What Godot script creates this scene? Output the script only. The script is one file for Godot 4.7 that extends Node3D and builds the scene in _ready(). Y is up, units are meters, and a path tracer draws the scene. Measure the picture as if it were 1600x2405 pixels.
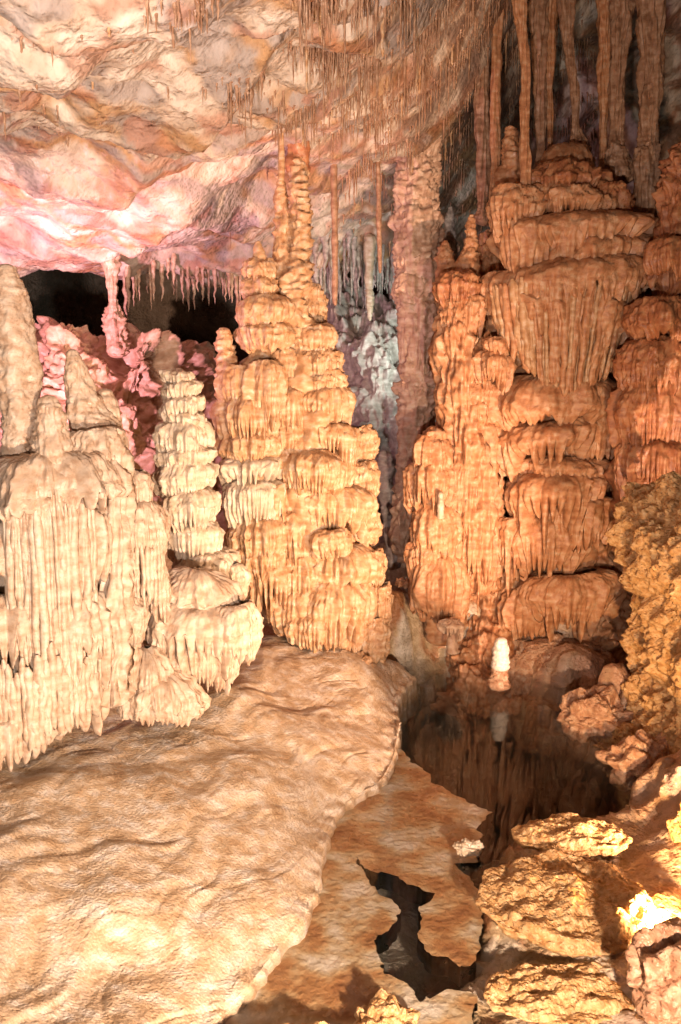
extends Node3D
# A show cave: dripstone columns and flowstone round a clear pool, lit by hidden floodlights.
# Units metres, y up, water level at y = 0, camera on the visitors' walkway above it, looking slightly down.

const F := 2000.0          # focal length used when measuring the cave
const EYE := 3.6
const PITCH := 0.148      # radians the camera looks down
const SP := 0.14746
const CP := 0.98907
var rng := RandomNumberGenerator.new()
var nz := FastNoiseLite.new()      # smooth fractal noise
var nc := FastNoiseLite.new()      # cellular noise, knobbly crust
var nr := FastNoiseLite.new()      # ridged noise
var used := {}
var M := {}

# ---------------------------------------------------------------- helpers
func at(px: float, py: float, d: float) -> Vector3:
	# the point at level distance d on the sight line through a picture point
	var yy := (1202.5 - py) / F
	var k := d / (yy * SP + CP)
	return Vector3((px - 800.0) / F * k, EYE + (yy * CP - SP) * k, -d)

func sz(px: float, d: float) -> float:
	return px / F * d

func numbered(called: String) -> String:
	if not used.has(called):
		used[called] = 0
		return called
	used[called] += 1
	return "%s_%03d" % [called, used[called]]

func tag(o, label: String, category: String, group := "", kind := ""):
	if label: o.set_meta("label", label)
	if category: o.set_meta("category", category)
	if group: o.set_meta("group", group)
	if kind: o.set_meta("kind", kind)
	return o

func thing(called: String, label: String, category: String, base: Vector3, group := "") -> Node3D:
	var o := Node3D.new()
	o.name = numbered(called)
	add_child(o)
	o.position = base
	tag(o, label, category, group)
	return o

func put(called: String, mesh: Mesh, mat: Material, parent: Node) -> MeshInstance3D:
	var o := MeshInstance3D.new()
	o.name = called if parent != self else numbered(called)
	o.mesh = mesh
	o.material_override = mat
	parent.add_child(o, true)
	return o

func struct(called: String, mesh: Mesh, mat: Material) -> MeshInstance3D:
	var o := put(called, mesh, mat, self)
	o.set_meta("kind", "structure")
	return o

# a grid of points (nu across, nv down) as one smooth mesh
func grid(p: PackedVector3Array, nu: int, nv: int, wrap: bool, cols := PackedColorArray()) -> ArrayMesh:
	var nn := PackedVector3Array()
	nn.resize(p.size())
	for v in nv:
		var v0 := maxi(v - 1, 0) * nu
		var v1 := mini(v + 1, nv - 1) * nu
		var vr := v * nu
		for u in nu:
			var ua := u - 1
			var ub := u + 1
			if wrap:
				ua = (ua + nu) % nu
				ub = ub % nu
			else:
				ua = maxi(ua, 0)
				ub = mini(ub, nu - 1)
			var n := (p[vr + ub] - p[vr + ua]).cross(p[v1 + u] - p[v0 + u])
			nn[vr + u] = -n.normalized() if n.length_squared() > 1e-18 else Vector3.UP
	var idx := PackedInt32Array()
	var last := nu if wrap else nu - 1
	idx.resize(last * (nv - 1) * 6)
	var k := 0
	for v in nv - 1:
		for u in last:
			var a := v * nu + u
			var b := v * nu + (u + 1) % nu
			var c := a + nu
			var e := b + nu
			idx[k] = a; idx[k + 1] = b; idx[k + 2] = c
			idx[k + 3] = b; idx[k + 4] = e; idx[k + 5] = c
			k += 6
	var arr := []
	arr.resize(Mesh.ARRAY_MAX)
	arr[Mesh.ARRAY_VERTEX] = p
	arr[Mesh.ARRAY_NORMAL] = nn
	arr[Mesh.ARRAY_INDEX] = idx
	if cols.size(): arr[Mesh.ARRAY_COLOR] = cols
	var m := ArrayMesh.new()
	m.add_surface_from_arrays(Mesh.PRIMITIVE_TRIANGLES, arr)
	return m

# ---------------------------------------------------------------- dripstone shapes
# One tier: a rounded cap whose skirt is fluted and ends in a fringe of drips. World axis at c (x, z), from yt down to yb.
func tier(parent: Node3D, called: String, c: Vector3, yt: float, yb: float, R: float, mat: Material, o := {}) -> MeshInstance3D:
	var rz: float = o.get("rz", 1.0)
	var fr: float = o.get("fr", 0.05)
	var sp: float = o.get("sp", 0.07)
	var r0: float = o.get("r0", 0.52)
	var fa: float = 0.15 + 0.58 * o.get("fa", 0.5)
	var taper: float = o.get("taper", 0.2)
	var arc: float = o.get("arc", TAU)
	var mid: float = o.get("mid", 0.0)
	var lob: float = o.get("lob", 0.13)
	var tilt: float = o.get("tilt", 0.0)
	var lean: Vector3 = o.get("lean", Vector3.ZERO)
	var flute: float = o.get("flute", 0.48)
	var rough: float = o.get("rough", 1.0)
	var full := arc > TAU - 0.01
	var nd := maxi(5, int(arc * R * (1.0 + rz) * 0.5 / sp))
	var per: int = o.get("per", 5)
	var nu := nd * per + (0 if full else 1)
	var jit := PackedFloat32Array(); var wid := PackedFloat32Array(); var ln := PackedFloat32Array(); var fl := PackedFloat32Array()
	for j in nd + 1:
		jit.append(rng.randf_range(-0.22, 0.22))
		wid.append(rng.randf_range(0.62, 1.0))
		ln.append(fr * (0.2 + 0.9 * rng.randf() + 1.1 * pow(rng.randf(), 7.0)))
		fl.append(rng.randf_range(0.45, 1.0))
	var na := 11
	var nb := 13
	var nv := na + nb + 4
	var p := PackedVector3Array()
	p.resize(nu * nv)
	var h := yt - yb
	var base := parent.position
	var so := rng.randf() * 60.0
	for u in nu:
		var s := float(u) / float(nd * per)
		var th := mid + (s - 0.5) * arc
		var st := sin(th)
		var ct := cos(th)
		var g := s * nd
		var j := mini(int(g), nd)
		var t := (g - j - 0.5 + jit[j] * 0.5) * 2.0 / wid[j]
		var dc := sqrt(maxf(0.0, 1.0 - t * t))
		var l1 := nz.get_noise_3d(st * 1.1 + so, ct * 1.1, so * 0.7)
		var l2 := nz.get_noise_3d(st * 3.1 + so, ct * 3.1, so * 0.3)
		var l3 := nz.get_noise_3d(st * 2.2, ct * 2.2 + so, so)
		var Rt := R * (1.0 + lob * 2.2 * l1 + lob * 1.3 * l2)
		var ys := h * 0.28 * l3
		var te := tilt * st * R
		var ybl := yb + te + h * (0.22 * l2 + 0.16 * l1) + minf(fr * 0.6, h * 0.3)
		var edge := ybl - ln[j] * pow(dc, 0.75)
		var yshoulder := yt - h * fa + ys * 0.6 + te
		for v in nv:
			var r: float
			var y: float
			var q := 0.0
			if v < na:
				var a := float(v) / (na - 1) * PI * 0.5
				var sa := float(v) / (na - 1)
				r = lerpf(R * r0, Rt, sin(a) * 0.75 + sa * 0.25)
				y = lerpf(yt + te * 0.4, yshoulder, (1.0 - cos(a)) * 0.8 + sa * 0.2)
				q = 0.0
				r += flute * 0.35 * sp * (fl[j] * dc - 0.5) * pow(sin(a), 12.0)
			elif v < na + nb:
				q = float(v - na + 1) / nb
				r = Rt * (1.0 + 0.03 * sin(PI * q) - taper * pow(q, 1.3))
				y = lerpf(yshoulder, edge, q)
				r += flute * sp * (fl[j] * dc - 0.5) * (0.35 + 0.65 * minf(1.0, q * 1.6))
				if q > 0.9: r -= sp * 0.16 * (q - 0.9) * 10.0
			else:
				var k := v - na - nb
				r = Rt * (1.0 - taper) - sp * [0.75, 1.2, 2.2, 4.0][k]
				r = maxf(r, R * 0.5)
				if k == 3: r = R * 0.45
				y = lerpf(edge, ybl + h * 0.25, [0.05, 0.35, 0.8, 1.0][k])
			var w := Vector3(c.x + st * r, y, c.z + ct * r * rz) + lean * (1.0 - (y - yb) / maxf(h, 0.01))
			# bedding ripples on the cap, run marks down the skirt, lumps everywhere
			var e := nz.get_noise_3d(w.x * 2.6, w.y * 2.6, w.z * 2.6) * 0.07 * minf(R, 0.5)
			e += nz.get_noise_3d(w.x * 4.0, w.y * 13.0, w.z * 4.0) * 0.014 * rough * (1.7 if v < na else 1.0)
			e += nz.get_noise_3d(w.x * 17.0, w.y * 2.2, w.z * 17.0) * 0.026 * (0.04 + minf(1.0, q * 1.3))
			e += nz.get_noise_3d(w.x * 21.0, w.y * 21.0, w.z * 21.0) * 0.007 * rough * (2.0 if v < na else 1.0)
			w.x += st * e
			w.z += ct * e
			w.y += e * (0.7 if v < na else 0.15)
			p[v * nu + u] = w - base
	return put(called, grid(p, nu, nv, full), mat, parent)

func cat(a, b, c, d, t: float):
	return 0.5 * ((2.0 * b) + (c - a) * t + (2.0 * a - 5.0 * b + 4.0 * c - d) * t * t + (3.0 * b - a - 3.0 * c + d) * t * t * t)

# a column, stalagmite or stalactite: rows of [px, py, half width, depth offset], top to bottom, standing at depth d
func lathe(parent: Node3D, called: String, rows: Array, d: float, mat: Material, o := {}) -> MeshInstance3D:
	var res: float = o.get("res", 0.022)
	var ring: float = o.get("ring", 0.030)
	var flut: float = o.get("flut", 0.018)
	var lump: float = o.get("lump", 0.16)
	var grain: float = o.get("grain", 0.012)
	var rz: float = o.get("rz", 1.0)
	var pts := []
	var rad := []
	for r in rows:
		var dd: float = d + (r[3] if r.size() > 3 else 0.0)
		pts.append(at(r[0], r[1], dd))
		rad.append(sz(r[2], dd) * (0.66 if called == "core" or called == "left_body" else 1.0))
	var base := parent.position
	var length := 0.0
	var rmax := 0.0
	for i in pts.size() - 1: length += pts[i].distance_to(pts[i + 1])
	for r in rad: rmax = maxf(rmax, r)
	var nu := clampi(int(TAU * rmax / res), 10, 220)
	var nv := clampi(int(length / res * 0.8), 12, 260)
	var capn := 5
	var tot := nv + capn * 2
	var p := PackedVector3Array()
	p.resize(nu * tot)
	for v in tot:
		var s := clampf(float(v - capn) / (nv - 1), 0.0, 1.0) * (pts.size() - 1)
		var i := mini(int(s), pts.size() - 2)
		var t := s - i
		var cpt: Vector3 = cat(pts[maxi(i - 1, 0)], pts[i], pts[i + 1], pts[mini(i + 2, pts.size() - 1)], t)
		var R: float = maxf(0.004, cat(rad[maxi(i - 1, 0)], rad[i], rad[i + 1], rad[mini(i + 2, pts.size() - 1)], t))
		if v < capn:
			var a := float(v) / capn * PI * 0.5
			cpt.y += R * 0.8 * cos(a)
			R *= sin(a)
		elif v >= tot - capn:
			var a := float(tot - 1 - v) / capn * PI * 0.5
			cpt.y -= R * 0.5 * cos(a)
			R *= sin(a)
		var fade := minf(1.0, R * 9.0)
		for u in nu:
			var th := TAU * u / nu
			var st := sin(th)
			var ct := cos(th)
			var w := Vector3(cpt.x + st * R, cpt.y, cpt.z + ct * R * rz)
			var e := nz.get_noise_3d(w.x * 3.0, w.y * 3.0 + 7.0, w.z * 3.0) * lump * R * 2.0
			e += nz.get_noise_3d(w.x * 4.5, w.y * 20.0, w.z * 4.5) * ring * fade
			e += nz.get_noise_3d(w.x * 17.0, w.y * 1.5, w.z * 17.0) * flut * fade
			e += nz.get_noise_3d(w.x * 22.0, w.y * 22.0, w.z * 22.0) * grain * fade
			p[v * nu + u] = w + Vector3(st * e, e * 0.3, ct * e) - base
	return put(called, grid(p, nu, tot, true), mat, parent)

# a smooth sheet through a table of points, pushed out along its normal by a function of place
func loft_points(ctrl: Array, nu: int, nv: int) -> PackedVector3Array:
	var nr_ := ctrl.size()
	var ncx: int = ctrl[0].size()
	var p := PackedVector3Array()
	p.resize(nu * nv)
	for v in nv:
		var s := float(v) / (nv - 1) * (nr_ - 1)
		var i := mini(int(s), nr_ - 2)
		var t := s - i
		var row := []
		for c in ncx:
			row.append(cat(ctrl[maxi(i - 1, 0)][c], ctrl[i][c], ctrl[i + 1][c], ctrl[mini(i + 2, nr_ - 1)][c], t))
		for u in nu:
			var s2 := float(u) / (nu - 1) * (ncx - 1)
			var j := mini(int(s2), ncx - 2)
			p[v * nu + u] = cat(row[maxi(j - 1, 0)], row[j], row[j + 1], row[mini(j + 2, ncx - 1)], s2 - j)
	return p

func push(p: PackedVector3Array, nu: int, nv: int, f: Callable, side: float) -> PackedVector3Array:
	var q := PackedVector3Array()
	q.resize(p.size())
	for v in nv:
		for u in nu:
			var n := (p[v * nu + mini(u + 1, nu - 1)] - p[v * nu + maxi(u - 1, 0)]).cross(p[mini(v + 1, nv - 1) * nu + u] - p[maxi(v - 1, 0) * nu + u]).normalized() * side
			var w := p[v * nu + u]
			q[v * nu + u] = w + n * float(f.call(w, float(u) / (nu - 1), float(v) / (nv - 1)))
	return q

# a knobbly boulder
func blob(parent: Node3D, called: String, c: Vector3, rad: Vector3, mat: Material, o := {}) -> MeshInstance3D:
	var nu: int = o.get("nu", 200)
	var nv: int = o.get("nv", 110)
	var big: float = o.get("big", 0.35)
	var pop: float = o.get("pop", 0.05)
	var pf: float = o.get("pf", 9.0)
	var p := PackedVector3Array()
	p.resize(nu * nv)
	var so: float = rng.randf() * 40.0
	var rm := minf(rad.x, rad.z)
	for v in nv:
		var ph := PI * v / (nv - 1)
		for u in nu:
			var th := TAU * u / nu
			var n := Vector3(sin(ph) * sin(th), cos(ph), sin(ph) * cos(th))
			var w := c + n * rad
			var e := nz.get_noise_3d(n.x * 1.3 + so, n.y * 1.3, n.z * 1.3) * big * minf(rm * 2.0, rad.y * 3.0)
			e += nz.get_noise_3d(w.x * 6.0, w.y * 6.0, w.z * 6.0) * minf(0.10 * minf(rm, 0.3), rad.y * 0.25)
			e -= (nc.get_noise_3d(w.x * pf, w.y * pf, w.z * pf) + 0.55) * pop
			e -= (nc.get_noise_3d(w.x * pf * 2.3, w.y * pf * 2.3 + 9.0, w.z * pf * 2.3) + 0.55) * pop * 0.5
			p[v * nu + u] = w + (n / rad).normalized() * e - parent.position
	return put(called, grid(p, nu, nv, true), mat, parent)

# a straight pipe of drip stone one metre long and one metre in radius, hanging from its origin: scaled where it is used
func pipe_mesh(kind: int, seed_: int) -> ArrayMesh:
	var nu := 10
	var nv := 15
	var p := PackedVector3Array()
	p.resize(nu * nv)
	for v in nv:
		var s := float(v) / (nv - 1)
		var R := 1.0
		match kind:
			0: R = (1.15 - 0.4 * s) * sqrt(minf(1.0, 0.08 + s * 9.0))   # organ pipe, blunt, grown out of the stone at its head
			1: R = 1.25 * (1.0 - s) + 0.16              # tapered stalactite
			2: R = 0.75 + 0.9 * pow(1.0 - s, 6.0)       # soda straw
		if s > 0.93: R *= sqrt(maxf(0.0, 1.0 - pow((s - 0.93) / 0.0701, 2.0)))
		R *= 1.0 + 0.28 * nz.get_noise_2d(s * 9.0, seed_ * 13.0)
		var ox := 0.7 * nz.get_noise_2d(s * 3.0, seed_ * 31.0 + 5.0)
		var oz := 0.7 * nz.get_noise_2d(s * 3.0, seed_ * 17.0 + 90.0)
		for u in nu:
			var th := TAU * u / nu
			var r2 := R * (1.0 + 0.3 * nz.get_noise_3d(sin(th) * 1.2, cos(th) * 1.2 + seed_ * 7.0, s * 2.5))
			p[v * nu + u] = Vector3(ox + sin(th) * r2, -s, oz + cos(th) * r2)
	return grid(p, nu, nv, true)

var pipes := []
func hang(parent: Node, called: String, top: Vector3, length: float, r: float, kind: int, mat: Material) -> MeshInstance3D:
	var o := put(called, pipes[kind][rng.randi() % pipes[kind].size()], mat, parent)
	o.position = top - (Vector3.ZERO if parent == self else parent.position + (parent.get_parent().position if parent is MeshInstance3D else Vector3.ZERO))
	o.rotation.y = rng.randf() * TAU
	o.scale = Vector3(r, length, r)
	return o

# ---------------------------------------------------------------- materials
func lin(r: float, g: float, b: float) -> Color:
	return Color(r, g, b).linear_to_srgb()

func noise_tex(freq: float, seed_: int, oct: int, ramp: Gradient = null, normal := 0.0, size := 512) -> NoiseTexture2D:
	var n := FastNoiseLite.new()
	n.noise_type = FastNoiseLite.TYPE_SIMPLEX
	n.frequency = freq
	n.seed = seed_
	n.fractal_octaves = oct
	var t := NoiseTexture2D.new()
	t.width = size
	t.height = size
	t.seamless = true
	t.noise = n
	if ramp: t.color_ramp = ramp
	if normal > 0.0:
		t.as_normal_map = true
		t.bump_strength = normal
	return t

func ramp(cols: Array) -> Gradient:
	var g := Gradient.new()
	var off := PackedFloat32Array()
	var cc := PackedColorArray()
	for c in cols:
		off.append(c[0])
		cc.append(lin(c[1], c[2], c[3]))
	g.offsets = off
	g.colors = cc
	return g

var grain_n: NoiseTexture2D
var crust_n: NoiseTexture2D
var gloss: NoiseTexture2D
func stone(cols: Array, seed_: int, scale: Vector3, freq := 0.012, normal: Texture2D = null, ns := 0.42, vcol := false) -> StandardMaterial3D:
	var m := StandardMaterial3D.new()
	m.albedo_texture = noise_tex(freq, seed_, 5, ramp(cols))
	m.roughness = 1.0
	m.roughness_texture = gloss
	m.metallic_specular = 0.5
	m.normal_enabled = true
	m.normal_texture = normal if normal else grain_n
	m.normal_scale = ns
	m.uv1_triplanar = true
	m.uv1_world_triplanar = true
	m.uv1_scale = scale
	m.vertex_color_use_as_albedo = vcol
	return m

func make_materials():
	grain_n = noise_tex(0.032, 5, 5, null, 12.0, 1024)
	gloss = noise_tex(0.02, 40, 4, ramp([[0.0, .03, .03, .03], [0.42, .11, .11, .11], [0.6, .32, .32, .32], [1.0, .65, .65, .65]]))
	crust_n = noise_tex(0.035, 8, 5, null, 16.0)
	var s := Vector3(0.9, 1.5, 0.9)
	M.cream = stone([[0.0, .33, .20, .12], [0.4, .48, .345, .235], [0.6, .55, .435, .32], [1.0, .62, .535, .44]], 1, s)
	M.white = stone([[0.0, .36, .26, .16], [0.45, .52, .42, .30], [0.7, .58, .50, .39], [1.0, .64, .59, .51]], 2, s)
	M.amber = stone([[0.0, .29, .13, .05], [0.38, .45, .25, .12], [0.6, .53, .34, .19], [0.78, .57, .42, .28], [1.0, .62, .54, .45]], 3, s)
	M.orange = stone([[0.0, .27, .11, .05], [0.4, .44, .20, .09], [0.62, .52, .28, .145], [1.0, .58, .43, .30]], 4, s)
	M.rust = stone([[0.0, .18, .06, .028], [0.45, .36, .14, .06], [0.65, .44, .20, .09], [1.0, .48, .30, .17]], 5, s)
	M.rose = stone([[0.0, .32, .18, .12], [0.45, .46, .30, .20], [0.65, .53, .38, .27], [1.0, .60, .49, .38]], 6, s)
	M.grey = stone([[0.0, .20, .17, .15], [0.45, .36, .32, .29], [0.65, .45, .41, .38], [1.0, .56, .53, .50]], 7, s)
	M.slope = stone([[0.0, .34, .21, .11], [0.38, .48, .35, .22], [0.58, .55, .44, .32], [0.75, .62, .55, .46], [1.0, .72, .70, .67]], 9, Vector3(0.8, 1.4, 1.1), 0.009, null, 0.8)
	M.crust = stone([[0.0, .27, .12, .04], [0.4, .46, .26, .10], [0.62, .55, .36, .17], [1.0, .65, .49, .31]], 10, Vector3(1.2, 1.2, 1.2), 0.02, crust_n, 0.9)
	M.bank = stone([[0.0, .20, .09, .05], [0.45, .40, .22, .13], [0.65, .48, .31, .20], [1.0, .58, .45, .36]], 11, Vector3(1.0, 1.0, 1.0), 0.016, crust_n, 0.7)
	M.limestone = stone([[0.0, .22, .17, .13], [0.5, .34, .27, .21], [1.0, .44, .36, .30]], 12, Vector3(0.5, 0.5, 0.5), 0.012, crust_n, 0.9)
	M.ceiling = stone([[0.0, .50, .44, .39], [0.45, .74, .70, .66], [0.6, .84, .81, .78], [1.0, .92, .92, .92]], 13, Vector3(0.45, 0.45, 0.45), 0.015, crust_n, 0.4, true)
	M.floor = stone([[0.0, .55, .48, .40], [0.45, .80, .77, .72], [0.6, .92, .90, .88], [1.0, 1.0, 1.0, 1.0]], 14, Vector3(0.8, 0.8, 0.8), 0.015, crust_n, 0.6, true)
	M.bed = stone([[0.0, .26, .11, .04], [0.34, .38, .21, .09], [0.48, .46, .31, .16], [0.62, .48, .39, .25], [0.8, .58, .54, .44], [1.0, .64, .61, .53]], 18, Vector3(0.55, 0.55, 0.55), 0.006, crust_n, 0.18)
	M.chalk = stone([[0.0, .50, .40, .30], [0.4, .70, .63, .55], [1.0, .80, .76, .70]], 16, Vector3(3, 5, 3))
	M.straw = stone([[0.0, .17, .08, .04], [0.5, .34, .19, .11], [1.0, .52, .38, .27]], 15, s)
	M.water = StandardMaterial3D.new()
	M.water.albedo_color = Color(0.10, 0.105, 0.085, 0.04)
	M.water.transparency = BaseMaterial3D.TRANSPARENCY_ALPHA
	M.water.roughness = 0.03
	M.water.metallic_specular = 0.36
	M.steel = StandardMaterial3D.new()
	M.steel.albedo_color = lin(.04, .04, .04)
	M.steel.roughness = 0.5
	M.steel.metallic = 0.3

# ---------------------------------------------------------------- assembled formations
# tiers: rows of [px, top, bottom, half width, fringe px, options]
func stack(parent: Node3D, rows: Array, d: float, mat: Material, sp_px := 13.5, flat := 1.0) -> Dictionary:
	var made := {}
	for r in rows:
		var o: Dictionary = r[5].duplicate() if r.size() > 5 else {}
		var dd: float = d + o.get("dz", 0.0)
		var c := at(r[0], (r[1] + r[2]) * 0.5, dd)
		var m: Material = o.get("mat", mat)
		o.fr = sz(r[4], dd) * 1.35
		if not o.has("sp"): o.sp = sz(o.get("spx", sp_px), dd) * rng.randf_range(0.7, 1.05)
		if not o.has("tilt"): o.tilt = rng.randf_range(-0.20, 0.20)
		if not o.has("flute") and rng.randf() < 0.22:
			o.flute = 0.14
			o.fr *= 0.3
			o.fa = o.get("fa", 0.5) + 0.25
		if not o.has("rz"): o.rz = rng.randf_range(0.85, 1.1) * flat
		if not o.has("flute"): o.flute = rng.randf_range(0.3, 0.62)
		if not o.has("lob"): o.lob = rng.randf_range(0.08, 0.17)
		if not o.has("taper"): o.taper = rng.randf_range(0.12, 0.28)
		made[o.get("called", "flowstone_tier")] = tier(parent, o.get("called", "flowstone_tier"), c, at(0, r[1], dd).y, at(0, r[2], dd).y, sz(r[3], dd), m, o)
	return made

func floodlight(label: String, pos: Vector3, target: Vector3, energy: float, angle: float, col: Color, glow: float, size := 0.12, blend := 0.6):
	var t := thing("floodlight", label, "lamp", pos)
	var dir := (target - pos).normalized()
	var b := Basis.looking_at(dir, Vector3.UP if absf(dir.y) < 0.95 else Vector3.RIGHT)
	var st := SurfaceTool.new()
	st.begin(Mesh.PRIMITIVE_TRIANGLES)
	var cy := CylinderMesh.new()
	cy.top_radius = size * 0.55; cy.bottom_radius = size * 0.95; cy.height = size * 1.4; cy.radial_segments = 20
	st.append_from(cy, 0, Transform3D(b * Basis(Vector3.RIGHT, PI / 2), -dir * -0.0 - dir * size * 0.7))
	var rim := TorusMesh.new()
	rim.inner_radius = size * 0.84; rim.outer_radius = size * 1.04; rim.rings = 20; rim.ring_segments = 8
	st.append_from(rim, 0, Transform3D(b * Basis(Vector3.RIGHT, PI / 2), Vector3.ZERO))
	put("housing", st.commit(), M.steel, t)
	var br := SurfaceTool.new()
	br.begin(Mesh.PRIMITIVE_TRIANGLES)
	var bx := BoxMesh.new()
	var drop := maxf(size * 1.6, pos.y if pos.y < 1.5 else 0.4)
	bx.size = Vector3(size * 0.2, drop, size * 0.4)
	br.append_from(bx, 0, Transform3D(Basis(), -dir * size * 0.8 + Vector3(0, -drop * 0.5 - size * 0.3, 0)))
	put("post", br.commit(), M.steel, t)
	var gl := CylinderMesh.new()
	gl.top_radius = size * 0.84; gl.bottom_radius = size * 0.84; gl.height = size * 0.06; gl.radial_segments = 20
	var gm := StandardMaterial3D.new()
	gm.albedo_color = Color(0.9, 0.9, 0.85)
	gm.emission_enabled = true
	gm.emission = col
	gm.emission_energy_multiplier = glow
	var g := put("lamp_glass", gl, gm, t)
	g.basis = b * Basis(Vector3.RIGHT, PI / 2)
	g.position = dir * size * 0.02
	var l := SpotLight3D.new()
	l.name = "lamp_light"
	t.add_child(l)
	l.basis = b
	l.position = dir * size * 0.12
	l.light_color = col
	l.light_energy = energy
	l.light_size = size * 0.7
	l.spot_angle = angle
	l.spot_angle_attenuation = blend
	l.spot_range = 40.0
	l.spot_attenuation = 2.0
	l.shadow_enabled = true

func _ready():
	rng.seed = 20
	nz.noise_type = FastNoiseLite.TYPE_SIMPLEX_SMOOTH
	nz.fractal_octaves = 2
	nz.frequency = 1.0
	nz.seed = 3
	nc.noise_type = FastNoiseLite.TYPE_CELLULAR
	nc.cellular_return_type = FastNoiseLite.RETURN_DISTANCE
	nc.frequency = 1.0
	nc.fractal_type = FastNoiseLite.FRACTAL_NONE
	nr.noise_type = FastNoiseLite.TYPE_SIMPLEX_SMOOTH
	nr.fractal_type = FastNoiseLite.FRACTAL_RIDGED
	nr.fractal_octaves = 3
	nr.frequency = 1.0

	# ---- camera
	var cam := Camera3D.new()
	cam.name = "camera"
	add_child(cam)
	cam.position = Vector3(0, EYE, 0)
	cam.rotation.x = -PITCH
	cam.fov = rad_to_deg(2.0 * atan(1202.5 / F))
	cam.near = 0.05
	cam.far = 120.0
	cam.current = true
	# ---- no daylight reaches the cave
	var we := WorldEnvironment.new()
	we.name = "environment"
	var env := Environment.new()
	env.background_mode = Environment.BG_COLOR
	env.background_color = Color.BLACK
	env.tonemap_mode = Environment.TONE_MAPPER_LINEAR
	env.tonemap_exposure = 1.15
	env.volumetric_fog_enabled = true
	env.volumetric_fog_density = 0.0
	env.sdfgi_enabled = true
	env.ssao_enabled = true
	env.ssil_enabled = true
	we.environment = env
	add_child(we)
	make_materials()
	for k in 3:
		var a := []
		for i in 6: a.append(pipe_mesh(k, i + k * 10))
		pipes.append(a)
	build_lamps()
	build_setting()
	build_left()
	build_centre()
	build_back()
	build_right()
	build_columns()
	build_straws()
	build_foreground()

func build_lamps():
	var warm := Color(1.0, 0.86, 0.75)
	# low on the rocks beside the pool, hidden by a boulder
	floodlight("glaring floodlight on the crusted rocks beside the pool", at(1590, 2190, 4.8), at(1330, 1480, 9.0), 15.0, 88.0, Color(1.0, 0.77, 0.52), 6.0, 0.07, 1.0)
	# on the banks of the pool and the walkway, out of the picture
	floodlight("bank floodlight aimed at the tall stalagmites and orange flowstone", Vector3(3.3, 0.5, -4.4), at(960, 1050, 10.5), 80.0, 44.0, Color(1.0, 0.82, 0.69), 4.0, 0.12, 0.8)
	floodlight("walkway floodlight aimed at the fluted cream curtain", Vector3(1.4, 1.45, -1.2), at(300, 1650, 7.0), 66.0, 66.0, warm, 4.0, 0.13, 0.9)
	floodlight("walkway floodlight aimed up at the mottled ceiling", Vector3(-0.5, 2.4, 0.4), at(350, 250, 7.0), 54.0, 60.0, Color(1.0, 0.91, 0.86), 4.0, 0.14, 1.0)
	# coloured lamp behind the cream stalagmites
	floodlight("pink floodlight hidden behind the cream stalagmites", at(0, 1100, 8.6), at(150, 640, 11.0), 34.0, 74.0, Color(1.0, 0.72, 0.80), 3.0, 0.1, 1.0)
	# cold lamp behind the rose column
	floodlight("cold white floodlight hidden behind the rose column", at(1010, 860, 12.9), at(850, 700, 15.5), 3.8, 88.0, Color(0.94, 1.0, 0.95), 3.0, 0.1, 1.0)

func build_setting():
	# ---- the rock around everything
	var nu := 160
	var nv := 90
	var p := PackedVector3Array()
	p.resize(nu * nv)
	for v in nv:
		var ph := PI * v / (nv - 1)
		for u in nu:
			var th := TAU * u / nu
			var n := Vector3(sin(ph) * sin(th), cos(ph), sin(ph) * cos(th))
			var w := Vector3(0, 2.5, -8) + n * Vector3(14, 11.5, 14.5)
			w += n * (nz.get_noise_3d(w.x * 0.35, w.y * 0.35, w.z * 0.35) * 2.0 + nz.get_noise_3d(w.x * 1.3, w.y * 0.5, w.z * 1.3) * 0.6)
			p[v * nu + u] = w
	struct("cave_wall", grid(p, nu, nv, true), M.limestone)
	build_ceiling()
	build_floor()
	build_slope()
	build_shelf()
	# ---- the pool
	var st := SurfaceTool.new()
	st.begin(Mesh.PRIMITIVE_TRIANGLES)
	var a := Vector3(-3, 0, -12.2); var b := Vector3(5.5, 0, -12.2); var c := Vector3(5.5, 0, 0.5); var d := Vector3(-3, 0, 0.5)
	for w in [a, b, c, a, c, d]:
		st.set_normal(Vector3.UP)
		st.add_vertex(w)
	struct("pool_water", st.commit(), M.water)
	# the water itself is slightly murky: light dies away in the deep holes
	var murk := FogVolume.new()
	murk.name = "pool_water_body"
	murk.size = Vector3(7.5, 5.0, 11.0)
	var fm := FogMaterial.new()
	fm.albedo = lin(.07, .075, .055)
	fm.density = 0.62
	murk.material = fm
	add_child(murk)
	murk.position = Vector3(1.75, -2.505, -6.6)
	murk.set_meta("kind", "structure")

var ceil_p: PackedVector3Array
var ceil_nu := 420
var ceil_nv := 330
func seg_dist(q: Vector2, a: Vector2, b: Vector2) -> float:
	var ab := b - a
	var t := clampf((q - a).dot(ab) / ab.length_squared(), 0.0, 1.0)
	return q.distance_to(a + ab * t)

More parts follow.
